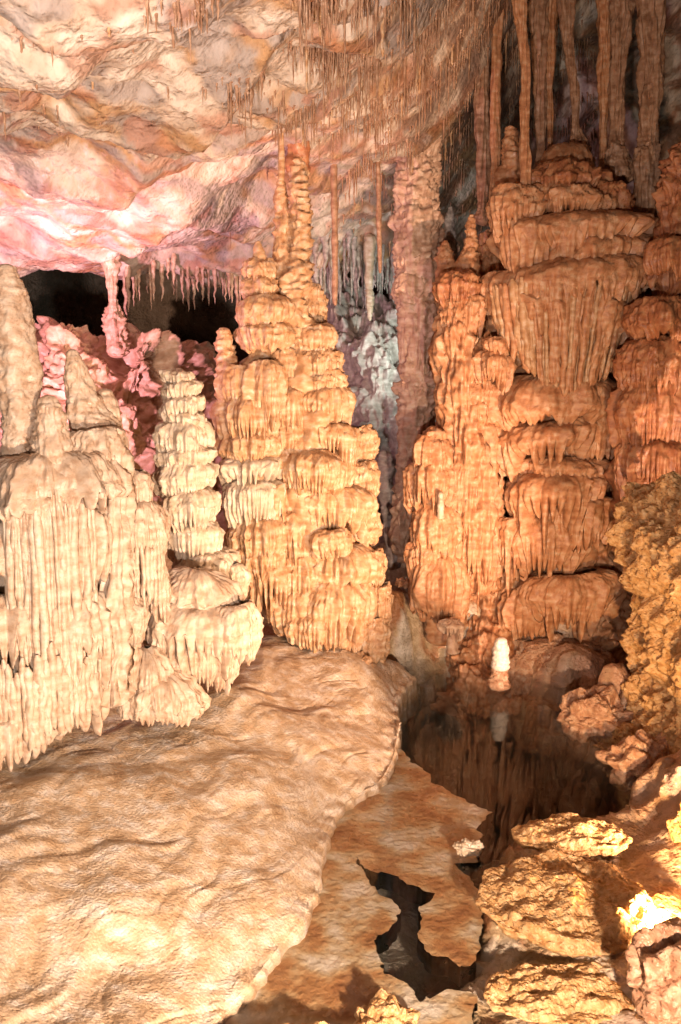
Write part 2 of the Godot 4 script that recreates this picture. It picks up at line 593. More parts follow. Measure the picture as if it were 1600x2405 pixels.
func build_ceiling():
	var cx := [-700, -350, 0, 300, 650, 950, 1250, 1600, 2000]
	var rows := [
		[-900, [1.2, 1.3, 1.4, 1.6, 1.8, 2.2, 3.0, 4.0, 5.0]],
		[-400, [2.6, 2.8, 3.0, 3.1, 3.3, 4.2, 8.0, 10.0, 10.0]],
		[0, [4.0, 4.1, 4.2, 4.3, 4.9, 6.4, 12.5, 14.0, 14.0]],
		[150, [5.3, 5.3, 5.4, 5.5, 6.5, 8.4, 14.6, 15.5, 15.5]],
		[300, [6.9, 6.9, 7.0, 7.1, 8.5, 10.8, 16.2, 16.5, 16.5]],
		[420, [8.6, 8.5, 8.5, 8.8, 10.9, 13.0, 17.0, 17.0, 17.0]],
		[540, [10.8, 10.7, 10.6, 10.8, 12.9, 14.8, 17.5, 17.5, 17.5]],
		[640, [13.0, 13.0, 12.8, 12.9, 14.2, 16.0, 18.0, 18.0, 18.0]],
		[600, [14.0, 14.0, 13.8, 13.8, 15.2, 16.8, 18.5, 18.5, 18.5]],
		[480, [15.5, 15.5, 15.2, 15.2, 16.5, 17.6, 19.0, 19.0, 19.0]]]
	var ctrl := []
	for r in rows:
		var line := []
		for i in cx.size(): line.append(at(cx[i], r[0], r[1][i]))
		ctrl.append(line)
	var p := loft_points(ctrl, ceil_nu, ceil_nv)
	# diagonal ledges of the bedded limestone, in plan (x, z)
	var ledges := []
	for e in [[at(300, 470, 9.3), at(440, 306, 7.2), 0.22], [at(440, 306, 7.2), at(520, 268, 6.9), 0.28], [at(520, 268, 6.9), at(660, 165, 6.0), 0.30],
			[at(150, 370, 7.6), at(420, 90, 5.0), 0.14], [at(60, 250, 6.3), at(330, 30, 4.5), 0.12], [at(330, 560, 11.2), at(430, 525, 10.5), 0.25], [at(430, 525, 10.5), at(560, 590, 12.3), 0.25],
			[at(640, 330, 7.6), at(1000, 200, 8.0), 0.3], [at(560, 120, 5.6), at(900, 40, 5.6), 0.25], [at(700, 330, 8.0), at(940, 330, 9.6), 0.25], [at(820, 130, 6.6), at(1150, 90, 8.0), 0.3]]:
		ledges.append([Vector2(e[0].x, e[0].z), Vector2(e[1].x, e[1].z), e[2]])
	var q := PackedVector3Array()
	q.resize(p.size())
	var cols := PackedColorArray()
	cols.resize(p.size())
	var cream := Color(.72, .61, .50); var orange := Color(.56, .36, .20); var grey := Color(.50, .45, .42); var red := Color(.52, .22, .13); var brown := Color(.24, .12, .06); var pale := Color(.80, .73, .64)
	for i in p.size():
		var w := p[i]
		var f := Vector2(w.x, w.z)
		var e := nz.get_noise_3d(w.x * 0.55, 0.0, w.z * 0.55) * 0.28
		# scalloped beds running away to the right
		var k := Vector2(w.x + w.z * 0.8, w.z - w.x * 0.8)
		e += nz.get_noise_2d(k.x * 0.9, k.y * 0.25) * 0.12
		e += nz.get_noise_3d(w.x * 1.6, 3.0, w.z * 1.6) * 0.05
		e -= absf(nz.get_noise_3d(k.x * 1.6, 3.0, k.y * 0.6)) * 0.03
		e += nz.get_noise_3d(k.x * 5.5, 9.0, k.y * 2.2) * 0.028
		e += nz.get_noise_3d(w.x * 16.0, 9.0, w.z * 16.0) * 0.012
		for l in ledges:
			var a: Vector2 = l[0]
			var b: Vector2 = l[1]
			var dist := seg_dist(f, a, b) + 0.05 * nz.get_noise_2d(f.x * 3.0, f.y * 3.0)
			var sgn := (b - a).cross(f - a)
			var sd := clampf(sgn / (b - a).length() / 0.12, -1.0, 1.0) * 0.5 + 0.5
			e += l[2] * lerpf(-0.3 * exp(-dist * 4.0), 0.6 * exp(-dist * 2.2), sd)
		q[i] = w + Vector3(0, -e, 0)
		# stains: patches of calcite, iron and manganese
		var n1 := nz.get_noise_3d(k.x * 0.95 + 40.0, 0.0, k.y * 0.55)
		var n2 := nz.get_noise_3d(k.x * 1.7, 20.0, k.y * 0.9)
		var n3 := nz.get_noise_3d(w.x * 5.5, 50.0, w.z * 5.0)
		var c := cream.lerp(orange, smoothstep(-0.02, 0.28, n1 + n3 * 0.25))
		c = c.lerp(grey, smoothstep(0.05, 0.30, n2 + n3 * 0.2))
		c = c.lerp(pale, smoothstep(0.0, 0.30, -n2 - n1 * 0.4 + n3 * 0.2))
		c = c.lerp(red, 0.55 * smoothstep(0.16, 0.34, nz.get_noise_3d(w.x * 1.9 + 9.0, 70.0, w.z * 1.7) + n3 * 0.3))
		var br := smoothstep(0.2, 2.0, w.x + w.z * -0.04 + n1 * 1.3)
		c = c.lerp(brown, 0.75 * br * smoothstep(-0.25, 0.2, n3 + n2))
		cols[i] = c
	ceil_p = q
	struct("cave_ceiling", grid(q, ceil_nu, ceil_nv, false, cols), M.ceiling)

func ground(py: float, y: float) -> float:
	# level distance at which the sight line of picture row py reaches height y
	var yy := (1202.5 - py) / F
	return (y - EYE) * (yy * SP + CP) / (yy * CP - SP)

func ceil_at(px: float, v: float) -> Vector3:
	var best := Vector3.ZERO
	var gap := 1e9
	for u in ceil_nu:
		var w: Vector3 = ceil_p[int(v * (ceil_nv - 1)) * ceil_nu + u]
		var g := absf(800.0 + w.x / (-w.z * CP - (w.y - EYE) * SP) * F - px)
		if g < gap:
			gap = g
			best = w
	return best

func plan(pts: Array, y: float) -> PackedVector2Array:
	var out := PackedVector2Array()
	for e in pts:
		var w := at(e[0], e[1], ground(e[1], y))
		out.append(Vector2(w.x, w.z))
	return out

func build_floor():
	# [px, py, height]
	var k := []
	for e in [
		[1120, 1780, -3.9], [1000, 1680, -3.7], [1200, 1700, -4.1], [1300, 1760, -3.7], [1050, 1620, -1.8], [1400, 1800, -1.6], [1500, 1850, -1.0],
		# shore behind the pool
		[955, 1600, -.1], [1000, 1585, -.12], [1080, 1560, -.08], [1145, 1572, -.1], [1190, 1612, -.1], [1280, 1640, -.1], [1360, 1655, -.1], [1335, 1690, -.12], [1378, 1735, -.1], [1470, 1755, -.1], [1600, 1800, -.1],
		[960, 1560, .06], [1080, 1535, .1], [1180, 1575, .1], [1280, 1600, .12], [1370, 1630, .15], [1420, 1690, .15], [1500, 1720, .2], [1620, 1750, .25],
		[960, 1450, .45], [1080, 1480, .35], [1200, 1500, .35], [1350, 1520, .4], [1450, 1550, .6], [1560, 1600, .8], [1700, 1640, .9],
		[930, 1380, .9], [1000, 1390, .8], [1100, 1400, .8], [1300, 1400, .8],
		# banks on the right, near
		[1200, 2000, -.05], [1300, 1950, -.04], [1450, 1950, .05], [1250, 2150, .04], [1200, 2090, -.02], [1330, 2050, .03], [1300, 2230, .02], [1420, 2230, .08], [1400, 2120, .08], [1150, 2230, -.06], [1300, 2350, .0], [1180, 2330, -.08], [1420, 2350, .04], [1500, 2300, .15], [1600, 2150, .2], [1600, 2450, .25], [1150, 2420, -.06], [1400, 2450, .03], [1700, 1950, .3],
		[500, 2900, .0], [800, 2900, .0], [1200, 2900, .1], [1700, 2700, .3]]:
		var d := ground(e[1], e[2])
		var w := at(e[0], e[1], d)
		k.append([Vector2(w.x, w.z), e[2]])
	for e in [[-3, -3, -.3], [-3, -6, -.3], [-2, -9, -.2], [-4, -12, .6], [-1, -13, .9], [1, -14, 1.0], [3, -14, 1.2], [6, -12, 1.5], [6, -7, 1.3], [5, -3, .8], [3, 0, .5], [0, 1, .3], [-3, 1, .3], [-7, -8, 1.0], [-7, -2, 1.0], [-5.5, -14.0, 1.2]]:
		k.append([Vector2(e[0], e[1]), e[2]])
	# the shallow bed beside the slope, and the holes that drop away in it
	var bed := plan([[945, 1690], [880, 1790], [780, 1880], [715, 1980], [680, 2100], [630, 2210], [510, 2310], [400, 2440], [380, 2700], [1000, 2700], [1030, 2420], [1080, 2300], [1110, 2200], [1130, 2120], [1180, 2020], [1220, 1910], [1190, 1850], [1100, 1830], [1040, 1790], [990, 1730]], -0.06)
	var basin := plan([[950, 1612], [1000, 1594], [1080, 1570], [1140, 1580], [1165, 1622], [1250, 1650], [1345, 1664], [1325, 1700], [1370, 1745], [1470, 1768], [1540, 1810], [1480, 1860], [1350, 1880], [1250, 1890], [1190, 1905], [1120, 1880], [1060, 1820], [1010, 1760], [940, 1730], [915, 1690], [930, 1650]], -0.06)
	var taps := [Vector2.ZERO, Vector2(.05, .02), Vector2(-.05, -.02), Vector2(.02, -.06), Vector2(-.02, .06), Vector2(.10, .10), Vector2(-.10, .10), Vector2(.10, -.10), Vector2(-.10, -.10)]
	var nu := 330
	var nv := 360
	var p := PackedVector3Array()
	p.resize(nu * nv)
	var cols := PackedColorArray()
	cols.resize(nu * nv)
	for v in nv:
		var z := lerpf(-1.2, -16.0, pow(float(v) / (nv - 1), 1.35))
		for u in nu:
			var fx := float(u) / (nu - 1) * 2.0 - 1.0
			var x := 0.6 + fx * (1.6 - z * 0.62)
			var g := Vector2(x + 0.10 * nz.get_noise_2d(x * 3.0, z * 3.0), z + 0.10 * nz.get_noise_2d(x * 3.0 + 50.0, z * 3.0))
			var sw := 0.0
			var sy := 0.0
			for e in k:
				var d2: float = g.distance_squared_to(e[0]) + 0.02
				var w := 1.0 / (d2 * d2)
				sw += w
				sy += w * e[1]
			var y := sy / sw
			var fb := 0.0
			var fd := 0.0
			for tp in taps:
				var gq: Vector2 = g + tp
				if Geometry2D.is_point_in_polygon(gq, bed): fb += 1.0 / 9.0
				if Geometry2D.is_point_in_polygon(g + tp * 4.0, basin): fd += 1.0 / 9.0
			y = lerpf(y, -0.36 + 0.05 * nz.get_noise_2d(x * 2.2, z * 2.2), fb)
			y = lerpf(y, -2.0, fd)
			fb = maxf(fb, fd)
			y += nz.get_noise_3d(x * 1.7, 0.0, z * 1.7) * 0.05 * (1.0 - fb)
			y += nz.get_noise_3d(x * 4.0, 0.0, z * 4.0) * 0.03 * (1.0 - 0.6 * fb)
			y -= (nc.get_noise_3d(x * 8.0, y * 4.0, z * 8.0) + 0.5) * 0.022 * (1.0 - 0.8 * fb)
			y -= (nc.get_noise_3d(x * 17.0, 0.0, z * 17.0) + 0.5) * 0.02 * (1.0 - 0.6 * fb)
			p[v * nu + u] = Vector3(x, y, z)
			var n1 := nz.get_noise_3d(x * 1.5, 4.0, z * 1.5)
			var n2 := nz.get_noise_3d(x * 4.5, 14.0, z * 4.5)
			var c := Color(.60, .46, .28).lerp(Color(.66, .60, .50), smoothstep(0.0, 0.35, n1 + n2 * 0.4))
			c = c.lerp(Color(.42, .20, .09), smoothstep(0.08, 0.35, -n1 + n2 * 0.5))
			c = c.lerp(Color(.45, .30, .22), smoothstep(-0.1, 0.2, x - 2.0 + n1) * 0.7)
			if fb > 0.5 and fd < 0.5: c = Color(.40, .39, .34).lerp(Color(.32, .30, .25), smoothstep(-0.2, 0.2, n2))   # greyer pool floor inside the bed outline
			cols[v * nu + u] = c
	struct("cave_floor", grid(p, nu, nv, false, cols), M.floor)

func scallop(poly: PackedVector2Array) -> PackedVector2Array:
	# an outline cut into short steps and roughened, as a crust grows
	var out := PackedVector2Array()
	for i in poly.size():
		var a := poly[i]
		var b := poly[(i + 1) % poly.size()]
		var n := maxi(1, int(a.distance_to(b) / 0.02))
		for k in n:
			var q := a.lerp(b, float(k) / n)
			q += Vector2(nz.get_noise_2d(q.x * 5.0, q.y * 5.0), nz.get_noise_2d(q.x * 5.0 + 30.0, q.y * 5.0)) * 0.045
			q += Vector2(nz.get_noise_2d(q.x * 22.0, q.y * 22.0 + 9.0), nz.get_noise_2d(q.x * 22.0 + 60.0, q.y * 22.0)) * 0.012
			out.append(q)
	return out

func build_shelf():
	var bed := plan([[905, 1735], [860, 1760], [700, 1860], [600, 1980], [560, 2100], [480, 2210], [330, 2310], [200, 2440], [250, 2700], [1150, 2700], [1110, 2420], [1130, 2300], [1120, 2200], [1150, 2120], [1190, 2020], [1200, 1930], [1150, 1905], [1090, 1880], [1020, 1835], [950, 1770]], -0.05)
	var hole_a := plan([[835, 2008], [866, 2036], [930, 2058], [1016, 2100], [995, 2135], [983, 2188], [1004, 2236], [1067, 2262], [1180, 2262], [1180, 2330], [1060, 2325], [1021, 2340], [987, 2352], [947, 2308], [889, 2274], [878, 2217], [907, 2182], [940, 2140], [866, 2072]], -0.05)
	var hole_b := plan([[1119, 1945], [1188, 1880], [1260, 1900], [1260, 2040], [1180, 2050], [1159, 2067], [1136, 2096], [1102, 2067], [1056, 2024], [1122, 2024], [1128, 1980]], -0.05)
	var polys: Array = [bed]
	for h in [hole_a, hole_b]:
		var left := []
		for q in polys: left.append_array(Geometry2D.clip_polygons(q, h))
		polys = left
	var t := thing("rimstone_shelf", "flat tan rimstone shelf lying just under the clear water beside the slope", "rock shelf", at(800, 2100, ground(2100, -0.1)))
	for q in polys:
		if Geometry2D.is_polygon_clockwise(q) or q.size() < 8: 
			q.reverse()
			if q.size() < 8: continue
		var e := PackedVector2Array()
		for c in Geometry2D.offset_polygon(scallop(q), 0.004):   # cleans crossings out of the rough outline
			if c.size() > e.size(): e = c
		var tri := Geometry2D.triangulate_polygon(e)
		if tri.is_empty(): continue
		var st := SurfaceTool.new()
		st.begin(Mesh.PRIMITIVE_TRIANGLES)
		for y in [-0.05, -0.19]:
			for k in range(0, tri.size(), 3):
				var v3 := []
				for m in 3: v3.append(Vector3(e[tri[k + m]].x, y, e[tri[k + m]].y) - t.position)
				if ((v3[1] - v3[0]).cross(v3[2] - v3[0]).y < 0.0) != (y > -0.1): v3.reverse()
				for v in v3:
					st.set_normal(Vector3.UP if y > -0.1 else Vector3.DOWN)
					st.add_vertex(v)
		for k in e.size():
			var a := e[k]
			var b := e[(k + 1) % e.size()]
			var nn := Vector3(b.y - a.y, 0, a.x - b.x).normalized()
			for w in [[a, -0.05], [b, -0.05], [b, -0.19], [a, -0.05], [b, -0.19], [a, -0.19]]:
				st.set_normal(nn)
				st.add_vertex(Vector3(w[0].x, w[1], w[0].y) - t.position)
		put("ledge", st.commit(), M.bed, t)

func build_slope():
	var rows := [
		[[-700, 2500, 1.7], [-450, 2550, 1.9], [-100, 2600, 2.2], [120, 2640, 2.45], [300, 2660, 2.62]],
		[[-500, 2300, 2.35], [-200, 2400, 2.5], [100, 2460, 2.72], [320, 2500, 2.86], [400, 2490, 2.95]],
		[[-600, 2090, 2.75], [-250, 2180, 2.85], [100, 2290, 3.1], [330, 2370, 3.18], [442, 2386, 3.21]],
		[[-550, 1930, 3.3], [-100, 2010, 3.4], [250, 2110, 3.58], [500, 2190, 3.72], [635, 2212, 3.77]],
		[[-500, 1830, 4.0], [0, 1870, 4.1], [350, 1940, 4.2], [580, 2030, 4.3], [690, 2080, 4.33]],
		[[-350, 1770, 4.7], [120, 1755, 4.9], [480, 1810, 5.0], [690, 1870, 5.3], [783, 1893, 5.5]],
		[[-200, 1700, 5.6], [280, 1650, 5.9], [600, 1690, 6.2], [770, 1750, 6.3], [867, 1801, 6.35]],
		[[100, 1600, 7.0], [450, 1560, 7.3], [680, 1600, 7.5], [820, 1650, 7.6], [903, 1696, 7.7]],
		[[300, 1500, 8.6], [620, 1500, 8.8], [790, 1535, 8.9], [870, 1570, 8.95], [937, 1622, 9.02]],
		[[500, 1480, 10.5], [740, 1510, 10.5], [860, 1535, 10.4], [930, 1555, 10.3], [975, 1575, 10.2]]]
	var ctrl := []
	for r in rows:
		var line := []
		for e in r: line.append(at(e[0], e[1], ground(e[1], 2.0 - (e[1] - 1202.5) / F * e[2])))
		# rounded lip that curls under into the water
		line[4] -= Vector3(0, 0.055, 0)
		line[4] += ((line[4] - line[3]) * Vector3(1, 0, 1)).normalized() * 0.09 * sin(line[4].z * 4.1 + 1.3 * sin(line[4].z * 2.3))
		var lip: Vector3 = line[4]
		var out: Vector3 = ((line[4] - line[3]) * Vector3(1, 0, 1)).normalized()
		line.append(lip + out * 0.06 + Vector3(0, -0.03, 0))
		line.append(lip + out * 0.09 + Vector3(0, -0.11, 0))
		line.append(lip + out * 0.10 + Vector3(0, -0.45, 0))
		ctrl.append(line)
	var nu := 330
	var nv := 430
	var p := loft_points(ctrl, nu, nv)
	var swell := at(545, 1640, ground(1640, 0.62))
	var f := func(w: Vector3, u: float, v: float) -> float:
		var e := nz.get_noise_3d(w.x * 1.2, w.y * 1.2, w.z * 1.2) * 0.05
		# flow waves, one below the other, running along the slope
		var a := w.x * 0.45 - w.z * 0.89
		var b := w.x * 0.89 + w.z * 0.45
		b += 0.35 * nz.get_noise_2d(w.x * 0.8, w.z * 0.8)
		e += nz.get_noise_2d(a * 0.5, b * 1.7) * 0.035
		e -= (1.0 - minf(1.0, absf(nz.get_noise_2d(a * 0.55 + 20.0, b * 1.9)) * 9.0)) * 0.012 * (0.5 + 1.5 * maxf(0.0, nz.get_noise_2d(a * 0.4, b)))
		e -= absf(nz.get_noise_2d(a * 0.6 + 20.0, b * 2.2)) * 0.015
		e += nz.get_noise_2d(a * 1.6, b * 7.0) * 0.006
		e += nz.get_noise_3d(a * 9.0, w.y * 8.0, b * 30.0) * 0.0046
		e += nz.get_noise_3d(w.x * 30.0, w.y * 30.0, w.z * 30.0) * 0.004
		var sw := (w - swell) * Vector3(1.0, 0.0, 0.8)
		e += 0.13 * exp(-sw.length_squared() / 0.13)
		# rough rim
		var rim := smoothstep(0.5, 0.6, u)
		e *= 1.0 - 0.5 * rim
		e += rim * nz.get_noise_2d(w.x * 5.0, w.z * 4.0) * 0.03
		return e
	var q := push(p, nu, nv, f, 1.0)
	var t := thing("flowstone_slope", "broad rippled tan flowstone slope running down to the pool", "flowstone", at(350, 1940, 4.2))
	for i in q.size(): q[i] -= t.position
	put("rippled_apron", grid(q, nu, nv, false), M.slope, t)

func build_left():
	var d := 6.75
	# ---- leaning stalagmites on the big cap
	var t := thing("stalagmite", "tall smooth tan stalagmite rising from the cream curtain's cap", "stalagmite", at(45, 1060, d))
	lathe(t, "shaft", [[15, 640, 24], [22, 690, 38], [30, 780, 50], [38, 870, 52], [44, 950, 46], [42, 1010, 36], [42, 1080, 36], [42, 1150, 40]], d, M.cream, {"ring": 0.016, "flut": 0.008, "lump": 0.12, "res": 0.014})
	t = thing("stalagmite", "short knobbly tan stalagmite between the tall one and the leaning one", "stalagmite", at(120, 1100, d - 0.1))
	lathe(t, "shaft", [[112, 945, 22], [114, 965, 30], [118, 1010, 38], [122, 1060, 50], [128, 1110, 68], [130, 1160, 80]], d - 0.1, M.cream, {"ring": 0.022, "lump": 0.16, "res": 0.014})
	t = thing("stalagmite", "short leaning stalagmite with a flat top above the cream curtain", "stalagmite", at(225, 1020, d + 0.25))
	lathe(t, "shaft", [[170, 832, 15], [177, 860, 24], [190, 920, 36], [205, 965, 44], [225, 1000, 52], [232, 1060, 52]], d + 0.25, M.cream, {"ring": 0.020, "lump": 0.13, "res": 0.014})
	lathe(t, "shoulder", [[245, 925, 16], [258, 960, 26], [258, 1000, 28], [255, 1040, 36]], d + 0.4, M.cream, {"ring": 0.02, "res": 0.014})
	# ---- the great curtain
	t = thing("flowstone_curtain", "great cream flowstone curtain with long organ pipes", "flowstone", at(60, 1700, d))
	lathe(t, "side_drape", [[262, 1020, 24, .1], [268, 1080, 34, .1], [270, 1200, 36, .1], [272, 1350, 36, .1], [268, 1520, 40, .05], [262, 1640, 40, .0]], d, M.cream, {"flut": 0.09, "ring": 0.015})
	lathe(t, "core", [[110, 1050, 60, .35], [90, 1150, 130, .35], [70, 1300, 150, .35], [55, 1500, 160, .35], [40, 1750, 170, .35]], d, M.cream, {"res": 0.035})
	var parts := stack(t, [
		[115, 1055, 1188, 186, 24, {"fa": 1.05, "r0": 0.3, "flute": 0.25, "rough": 1.3, "spx": 16.0, "tilt": 0.14, "taper": 0.02, "lob": 0.2, "called": "cap_shelf"}],
		[215, 1010, 1130, 75, 20, {"fa": 0.5, "spx": 18.0, "dz": 0.1}],
		[-10, 1215, 1360, 120, 44, {"fa": 0.3, "spx": 20.0, "taper": 0.05, "dz": -0.12}],
		[0, 1385, 1520, 130, 50, {"fa": 0.28, "spx": 22.0, "taper": 0.02, "dz": -0.15}],
		[-15, 1545, 1650, 130, 30, {"fa": 0.3, "spx": 24.0, "taper": 0.02, "dz": -0.2}],
		[-20, 1640, 1755, 150, 30, {"fa": 0.25, "spx": 26.0, "taper": 0.0, "dz": -0.2}],
		[150, 1190, 1372, 118, 30, {"fa": 0.25, "spx": 20.0, "taper": 0.03}],
		[140, 1370, 1530, 122, 40, {"fa": 0.22, "spx": 22.0, "taper": 0.0}],
		[115, 1525, 1650, 140, 40, {"called": "lower_tier", "fa": 0.2, "spx": 24.0, "taper": 0.0}],
	], d, M.cream)
	# organ pipes hanging in front of the tiers
	var cen := at(112, 1400, d)
	for i in 40:
		var px := lerpf(62, 262, (i + rng.randf() * 0.6) / 40.0)
		var u := (px - 110) / 158.0
		var th := asin(clampf(u, -1, 1))
		var rr := sz(rng.randf_range(122, 140), d)
		var top := Vector3(cen.x + sin(th) * rr, 0, cen.z + cos(th) * rr)
		var y0 := at(0, rng.randf_range(1135, 1175), d).y
		var long := [1375.0, 1540.0, 1665.0, 1690.0][rng.randi() % 4] as float
		if px > 205: long = lerpf(1690, 1630, (px - 205) / 57.0)
		var y1 := at(0, long + rng.randf_range(-20, 15) - maxf(0, (px - 120) * 0.25), d).y
		top.y = y0
		hang(parts.cap_shelf, "organ_pipe", top, y0 - y1, sz(4.0 * exp(rng.randf_range(0.0, 1.0)), d), 0, M.white if rng.randf() < 0.35 else M.cream)
	# lowest row of blunt pipes standing off the slope
	for i in 26:
		var px := -20.0 + 270.0 * (i + rng.randf() * 0.5) / 26.0
		var u := (px - 60) / 205.0
		var th := asin(clampf(u, -1, 1))
		var rr := sz(200, d)
		var top := Vector3(at(60, 1600, d).x + sin(th) * rr, 0, cen.z + 0.12 + cos(th) * rr * 0.8 - 0.1)
		var y0 := at(0, 1510 + rng.randf_range(-50, 40), d).y
		var y1 := at(0, 1752 - maxf(0, px) * 0.38 + rng.randf_range(-22, 5), d).y
		top.y = y0
		hang(parts.lower_tier, "organ_pipe", top, y0 - y1, sz(rng.randf_range(7, 12), d), 0, M.white if rng.randf() < 0.4 else M.cream)
	# ---- pillar with a skirt of pipes to its right
	t = thing("flowstone_pillar", "cream flowstone pillar with a skirt of thin pipes beside the great curtain", "flowstone", at(330, 1430, 7.15))
	lathe(t, "core", [[315, 1130, 30], [325, 1200, 48], [330, 1300, 48], [330, 1440, 46]], 7.2, M.cream, {"res": 0.03})
	stack(t, [
		[318, 1100, 1190, 45, 16, {"fa": 0.5}],
		[330, 1170, 1300, 66, 16, {"fa": 0.55, "r0": 0.3}],
		[375, 1330, 1440, 26, 24, {}],
	], 7.15, M.cream)
	for i in 18:
		var th := lerpf(-1.5, 1.4, (i + rng.randf() * 0.5) / 18.0)
		var c2 := at(330, 1300, 7.15)
		var rr := sz(60, 7.15)
		var y0 := at(0, rng.randf_range(1265, 1290), 7.15).y
		hang(t, "organ_pipe", Vector3(c2.x + sin(th) * rr, y0, c2.z + cos(th) * rr), y0 - at(0, rng.randf_range(1380, 1430), 7.15).y, sz(rng.randf_range(3.5, 7), 7.15), 0, M.cream)
	# ---- terraces at the foot
	t = thing("flowstone_terrace", "small cream terrace tucked against the pipes of the great curtain", "flowstone", at(290, 1620, 6.95))
	stack(t, [[295, 1400, 1505, 52, 22, {"fa": 0.45}], [285, 1495, 1620, 46, 24, {"fa": 0.3}]], 6.95, M.cream)
	t = thing("flowstone_terrace", "wide fringed cream mound below the beehive stalagmite", "flowstone", at(470, 1580, 7.5))
	stack(t, [[460, 1335, 1420, 105, 16, {"fa": 0.8, "r0": 0.1, "spx": 20.0, "rz": 0.8}], [465, 1400, 1510, 145, 50, {"fa": 0.7, "r0": 0.5, "spx": 20.0, "rz": 0.8}], [545, 1415, 1535, 72, 30, {"fa": 0.4, "dz": -0.15}], [400, 1440, 1550, 60, 50, {"fa": 0.5, "dz": -0.2}], [470, 1480, 1590, 120, 30, {"fa": 0.3, "dz": 0.05}]], 7.6, M.cream)
	t = thing("flowstone_lobe", "rounded cream lobe at the foot of the fringed mound", "flowstone", at(350, 1640, 7.0))
	stack(t, [[345, 1520, 1612, 66, 20, {"fa": 0.6, "r0": 0.1}], [370, 1568, 1668, 104, 10, {"fa": 0.9, "r0": 0.1, "dz": 0.0, "taper": 0.05}]], 7.15, M.cream)
	# ---- beehive stalagmite
	t = thing("stalagmite", "cream beehive stalagmite of stacked scalloped layers", "stalagmite", at(450, 1400, 8.3))
	lathe(t, "core", [[420, 875, 20], [430, 960, 36], [436, 1060, 52], [440, 1200, 54], [455, 1390, 56]], 8.3, M.white, {"res": 0.04})
	stack(t, [
		[418, 866, 905, 36, 8, {"fa": 0.5, "r0": 0.1}], [425, 893, 938, 44, 10, {}], [429, 928, 972, 50, 8, {}], [432, 962, 1000, 54, 8, {}],
		[433, 985, 1065, 64, 10, {"fa": 0.55}], [434, 1045, 1100, 68, 10, {}], [434, 1080, 1150, 72, 24, {"fa": 0.4}],
		[447, 1145, 1235, 68, 26, {"fa": 0.4}], [456, 1222, 1305, 64, 30, {"fa": 0.35}], [480, 1295, 1385, 74, 32, {"fa": 0.35}], [540, 1320, 1400, 42, 20, {"fa": 0.4}],
	], 8.3, M.white, 13.0)

